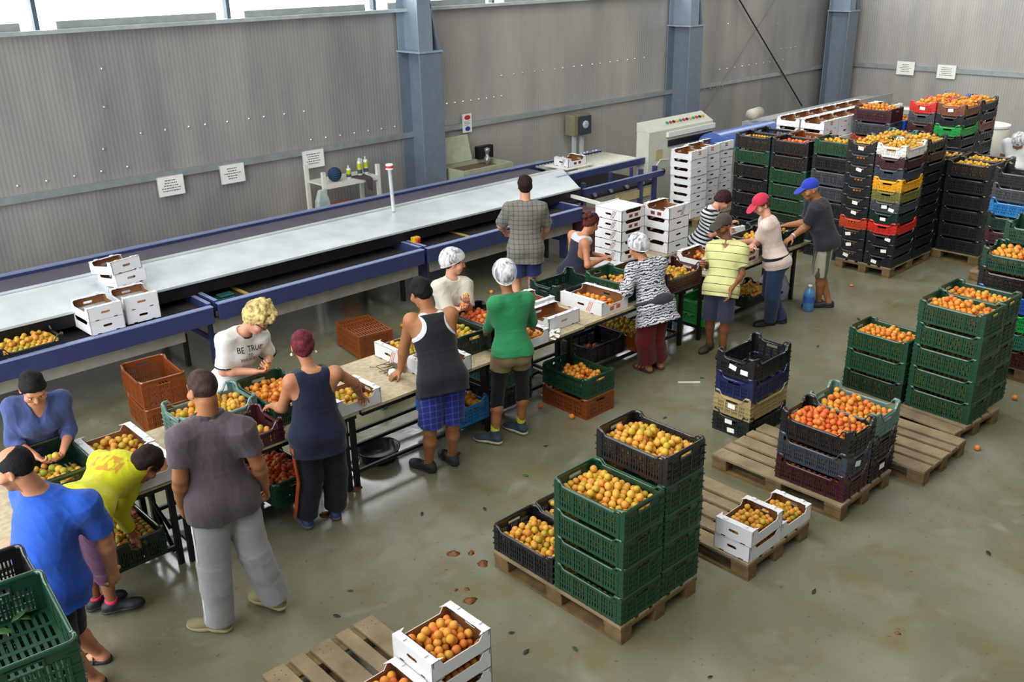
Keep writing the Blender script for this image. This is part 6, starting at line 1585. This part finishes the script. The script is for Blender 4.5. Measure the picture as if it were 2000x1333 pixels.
J = P['tank'] = person('tank', 'man in black tank top and blue checked shorts leaning on the table', 1.76, 'm', 'tan', (84, 30), 90, .0052, ('short', hd_dark),
    dict(mat=C_('black_tank', '1b1d23', [('armhole', 'c9ccd0', .2, .455, .122, .537)]), loose=.018, hem=-.22, sleeve=0, neck='tank', strap=.062, arm=.045, armr=.105, name='tank_top', flare=.05, fold=.004, neckr=.07, trim=('neck', m_paper)), dict(mat=C_('blue_check', '27307f', [('check', '5560b0', .05, .16)]), name='shorts', len=.88, loose=.022, flare=.028, fold=.005), dict(mat=M('shoe_charcoal', '2a2828', .7), sole=s_black), curl=(30, 30), palm=[(0, .1, -1), None], hdir=[(-.55, .25, -.35), None])
J = P['kid'] = person('kid', 'boy in cream T-shirt and white hairnet holding apricots', 1.5, 'm', 'light', (-38, 12), None, .0052, ('short', hd_dark),
    dict(mat=C_('cream_jersey', 'cdc9b8'), loose=.022, hem=-.15, sleeve=.95, wide=.036, name='tee'), dict(mat=k_dark, len=2), dict(mat=s_black), curl=(45, 45), palm=[(0, 0, 1), (0, 0, 1)])
hairnet(J); held(J, 'L', 'o', 'apricot in the left hand of the hairnet boy'); held(J, 'R', 'o', 'apricot in the right hand of the hairnet boy')
J = P['green'] = person('green', 'woman in green sweater, beige shorts and black leggings with hairnet', 1.64, 'f', 'tan', (52, 16), 105, .0052, ('short', hd_dark),
    dict(mat=C_('green_knit', '2b8654'), loose=.014, hem=-.02, sleeve=1.6, name='sweater', fold=.004, neckr=.075), dict(mat=C_('beige_shorts', '87744f'), name='shorts', len=.36, loose=.016, flare=.02, waist=.12), dict(kind='boot', mat=M('canvas_blue', '33444f', .8), sole=M('rubber_cream', 'bdb79c', .6), sock=M('lime_sock', 'c2ce28', .8), sockh=.10), curl=(40, 40), palm=[(0, 0, -1), (0, 0, -1)])
hairnet(J)
lg = Field(); s_ = J['s']
for sd in 'LR':
    hj, kn, an = J['hi'+sd], J['kn'+sd], J['an'+sd]; lg.cone(hj-(hj-kn)*.1, kn, .09*s_, .062*s_, .02); lg.cone(kn, kn*.72+an*.28, .062*s_, .066*s_, .02, flat=True)
a_, b_ = lg.mesh(.006, folds(.002, 3, 14)); to_obj('leggings', a_, b_, k_black, J['root'], J['gar'], 1)
J = P['plaid'] = person('plaid', 'man in grey checked shirt and blue shorts standing by the machine', 1.78, 'm', 'light', (54, 8), 60, .006, ('short', hd_brown),
    dict(mat=C_('grey_check', '77756c', [('check', '4a4a48', .055, .22)]), loose=.024, hem=-.26, sleeve=.92, wide=.034, flare=.04), dict(mat=C_('navy_shorts', '2b3a70'), name='shorts', len=.75, loose=.024, flare=.03), dict(mat=s_black), curl=(35, 35))
J = P['bun'] = person('bun', 'woman with red-brown hair bun and dark tank top at the packing table', 1.52, 'f', 'mid', (8, 38), None, .0058, ('bun', hd_rust),
    dict(mat=C_('ink_tank', '26273a', [('band', 'b9bcc0', .405, .6)]), loose=.012, hem=-.2, sleeve=0, neck='tank', strap=.08, arm=.06, armr=.085, name='tank_top', neckr=.075), dict(mat=k_dark, len=2), dict(mat=s_black), curl=(35, 35), palm=[(0, 0, -1), (0, 0, -1)])
MB().lathe([(.012, -.02), (.03, -.01), (.03, .01), (.012, .02)], n=10).build('hair_clip', M('clip_blue', '23344f', .3), J['root']).location = Vector(J['hd'](-.09, -.035, .075))
J = P['zebra'] = person('zebra', 'woman in white hairnet, zebra-patterned tunic and dark red trousers', 1.54, 'f', 'mid', (74, 28), 80, .0056, ('short', hd_brown),
    dict(mat=C_('zebra_print', 'c4c5cc', [('zebra', '2a2a32', 11.5, .33)]), loose=.026, hem=-.36, sleeve=1.6, wide=.03, name='tunic', flare=.07, fold=.005), dict(mat=C_('dark_red', '5e1518'), len=1.82, loose=.036, flare=.02), dict(kind='sandal', mat=M('sandal_brown', '4a3528', .7), sole=M('sandal_brown', '4a3528')), belly=.03, curl=(40, 40), palm=[(0, 0, -1), (0, 0, -1)])
hairnet(J)
bt = Field(); bt.loft(J['pel'], J['U'], J['F'], J['W'], J['TL'], [(.12, .232, .178, 0), (.17, .230, .176, 0)], .0); bt.ell(J['pel']-J['F']*.150-J['U']*.0+J['W']*.06, [J['U'], J['F'], J['W']], (.13, .040, .065), .03)
a_, b_ = bt.mesh(.0065); to_obj('waist_bag', a_, b_, C_('charcoal_bag', '38383e'), J['root'], J['gar'], 1)
P['striped'] = person('striped', 'woman in black and white striped shirt bending over white boxes', 1.58, 'f', 'light', (-25, 48), None, .0058, ('thick', hair_mat('hair_plum', '33181c')),
    dict(mat=C_('stripe_jersey', 'd8dce2', [('stripe', '14171f', .046, .46)]), loose=.016, hem=-.15, sleeve=.9, name='striped_shirt'), dict(mat=k_dark, len=2), dict(mat=s_black), curl=(35, 35), palm=[(0, 0, -1), (0, 0, -1)])
J = P['polo'] = person('polo', 'man in cap and yellow polo with thin dark stripes', 1.6, 'm', 'dark', (176, 12), -165, .0055, ('buzz', hd_dark),
    dict(mat=C_('yellow_polo', 'd3d391', [('stripe', '2a2a26', .085, .07)]), loose=.022, hem=-.16, sleeve=.72, wide=.034, collar=C_('polo_collar', 'cfd08c'), neck='v', neckr=.062, fold=.004), dict(mat=C_('slate_shorts', '3a3f54'), name='shorts', len=1.0, loose=.018, flare=.018), dict(kind='boot', mat=M('boot_brown', '3d382c', .8), sole=s_black), stubble=.5, curl=(25, 40), hdir=[(-.35, -.1, -1), None], palm=[(-.6, .7, 0), None])
cap(J, C_('cap_khaki', '453e34'), C_('cap_brim_khaki', '3b352c'))
J = P['redcap'] = person('redcap', 'woman in pink-red cap, pale T-shirt and jeans at the last table', 1.64, 'f', 'light', (152, 34), 140, .0058, ('short', hair_mat('hair_khaki', '4a3a26')),
    dict(mat=C_('blush_jersey', 'dcc7c0'), loose=.018, hem=-.12, sleeve=.72, wide=.028, name='tee'), dict(mat=k_jeans, len=2, loose=.02, flare=.015), dict(mat=s_black), curl=(40, 40), palm=[(0, 0, -1), (0, 0, -1)])
cap(J, C_('cap_pink', 'c0304a'))
bt = Field(); bt.loft(J['pel'], J['U'], J['F'], J['W'], J['TL'], [(.10, .212, .160, 0), (.16, .212, .160, 0)], .0); bt.ell(J['pel']-J['F']*.11-J['U']*.15+J['W']*.06, [J['U'], J['F'], J['W']], (.075, .07, .055), .02)
a_, b_ = bt.mesh(.0065); to_obj('waist_pouch', a_, b_, k_black, J['root'], J['gar'], 1)
J = P['bluecap'] = person('bluecap', 'grey-haired man in bright blue cap and charcoal T-shirt at last table', 1.7, 'm', 'tan', (145, 20), 140, .0058, ('buzz', hd_grey),
    dict(mat=C_('charcoal_jersey', '2b2e35'), loose=.018, hem=-.12, sleeve=.8, wide=.03, name='tee'), dict(mat=C_('olive_shorts', '5a584a', [('vstripe', 'a9a896', .085, .42)]), name='shorts', len=1.0, loose=.018, flare=.018), dict(kind='clog', mat=M('clog_dark', '26282c', .6), sole=s_black), belly=.03, curl=(30, 30), palm=[(0, 0, -1), (0, 0, -1)])
cap(J, C_('cap_blue', '2439ad'))
g = MB(); w_ = J['wrL']; g.lathe([(.034, -.008), (.036, 0), (.034, .008)], n=16); wo = g.build('wristwatch', m_galv, J['root'], True); wo.location = Vector(J['wrL']-.02*nrm(J['wrL']-J['elL'])); wo.rotation_mode = 'QUATERNION'; wo.rotation_quaternion = Vector((0, 0, 1)).rotation_difference(Vector(nrm(J['wrL']-J['elL'])))
J = P['edge'] = person('edge', 'bending worker in white top and hairnet at the far right edge', 1.62, 'f', 'tan', (200, 60), None, .0065, ('short', hd_brown),
    dict(mat=C_('white_cotton', 'd8d8d8'), loose=.018, sleeve=.7, wide=.03, name='tee'), dict(mat=k_dark, len=2), dict(mat=s_black), curl=(40, 40))
hairnet(J)
held(P['bluegrey'], 'R', 'g', 'yellow-green apricot in right hand of blue-grey sweater woman'); held(P['bluegrey'], 'L', 'y', 'yellow apricot in left hand of blue-grey sweater woman')
held(P['blond'], 'R', 'o', 'apricot between the hands of the blond woman')

# ------------------------------------------------------------------ fruit: the 300 largest in view as things, the rest as one mass
cand = [f for f in FRUIT if f[3] and f[4]]
cand.sort(key=lambda f: -(f[1]/(f[0]-CAM).length))
near = cand[:285]; ids = set(id(f) for f in near)
for f in near:
    o = link('apricot', _ap3[f[2]]); tag(o, f[4], 'apricot', 'apricots: '+f[4].split(' in ')[-1].split(' on the ')[-1]); o.location = f[0]; o.scale = (f[1],)*3
    o.rotation_euler = (RND.uniform(0, 6.28), RND.uniform(0, 6.28), RND.uniform(0, 6.28))
rest = [f for f in FRUIT if id(f) not in ids]
rs = np.random.RandomState(4); n = len(rest); nv, nf = len(AV), len(AF)
VV = np.empty((n*nv, 3), np.float32); FF = np.empty((n*nf, 3), np.int32); MI = np.empty(n*nf, np.int32); order = list(APM)
for i, f in enumerate(rest):
    q_ = rs.normal(0, 1, 4); q_ /= np.linalg.norm(q_); w, x, y, z = q_
    Rm = np.array([[1-2*(y*y+z*z), 2*(x*y-z*w), 2*(x*z+y*w)], [2*(x*y+z*w), 1-2*(x*x+z*z), 2*(y*z-x*w)], [2*(x*z-y*w), 2*(y*z+x*w), 1-2*(x*x+y*y)]])
    VV[i*nv:(i+1)*nv] = AV@Rm.T*f[1]+np.array(f[0]); FF[i*nf:(i+1)*nf] = AF+i*nv; MI[i*nf:(i+1)*nf] = order.index(f[2])
me = bpy.data.meshes.new('apricots'); me.vertices.add(n*nv); me.vertices.foreach_set('co', VV.ravel()); me.loops.add(n*nf*3); me.loops.foreach_set('vertex_index', FF.ravel())
me.polygons.add(n*nf); me.polygons.foreach_set('loop_start', np.arange(n*nf, dtype=np.int32)*3); me.update(calc_edges=True)
for k in order: me.materials.append(APM[k])
me.polygons.foreach_set('material_index', MI); me.polygons.foreach_set('use_smooth', [True]*(n*nf))
ao = tag(link('apricots', me), 'apricots filling the many crates and boxes through the hall', 'apricots'); ao['kind'] = 'stuff'
print('fruit', len(near), n)

# ------------------------------------------------------------------ light
w = bpy.data.worlds.new('sky'); scene.world = w; w.use_nodes = True
bg = w.node_tree.nodes['Background']; bg.inputs['Color'].default_value = (.93, .97, 1, 1); bg.inputs['Strength'].default_value = 6.0
def area(name, loc, rot, sx, sy, power, col=(1, 1, 1)):
    l = bpy.data.lights.new(name, 'AREA'); l.shape = 'RECTANGLE'; l.size = sx; l.size_y = sy; l.energy = power; l.color = col
    o = bpy.data.objects.new(name, l); COL.objects.link(o); o.location = loc; o.rotation_euler = rot; return o
def portal(name, loc, rot, sx, sy):
    o = area(name, loc, rot, sx, sy, 1); o.data.cycles.is_portal = True
portal('window_portal', (9.5, 12.3, 4.25), (math.radians(-90), 0, 0), 25, 1.6)
portal('gate_portal', (XL-.1, 6.0, 2.6), (0, math.radians(-90), 0), 5.2, 9.)
# added key lamps below the closed ceiling, tilted toward the far end of the hall
for i, x in enumerate((-1.2, 4.2, 9.6, 15.0)):
    area('added_key_light', (x, 4.6, 6.2), (0, math.radians(-48), math.radians(-14)), 1.6, 11, 480, (1, .99, .95))
vs_ = scene.view_settings; vs_.view_transform = 'Standard'; vs_.look = 'None'; vs_.exposure = .03; vs_.gamma = 1.; vs_.use_curve_mapping = False
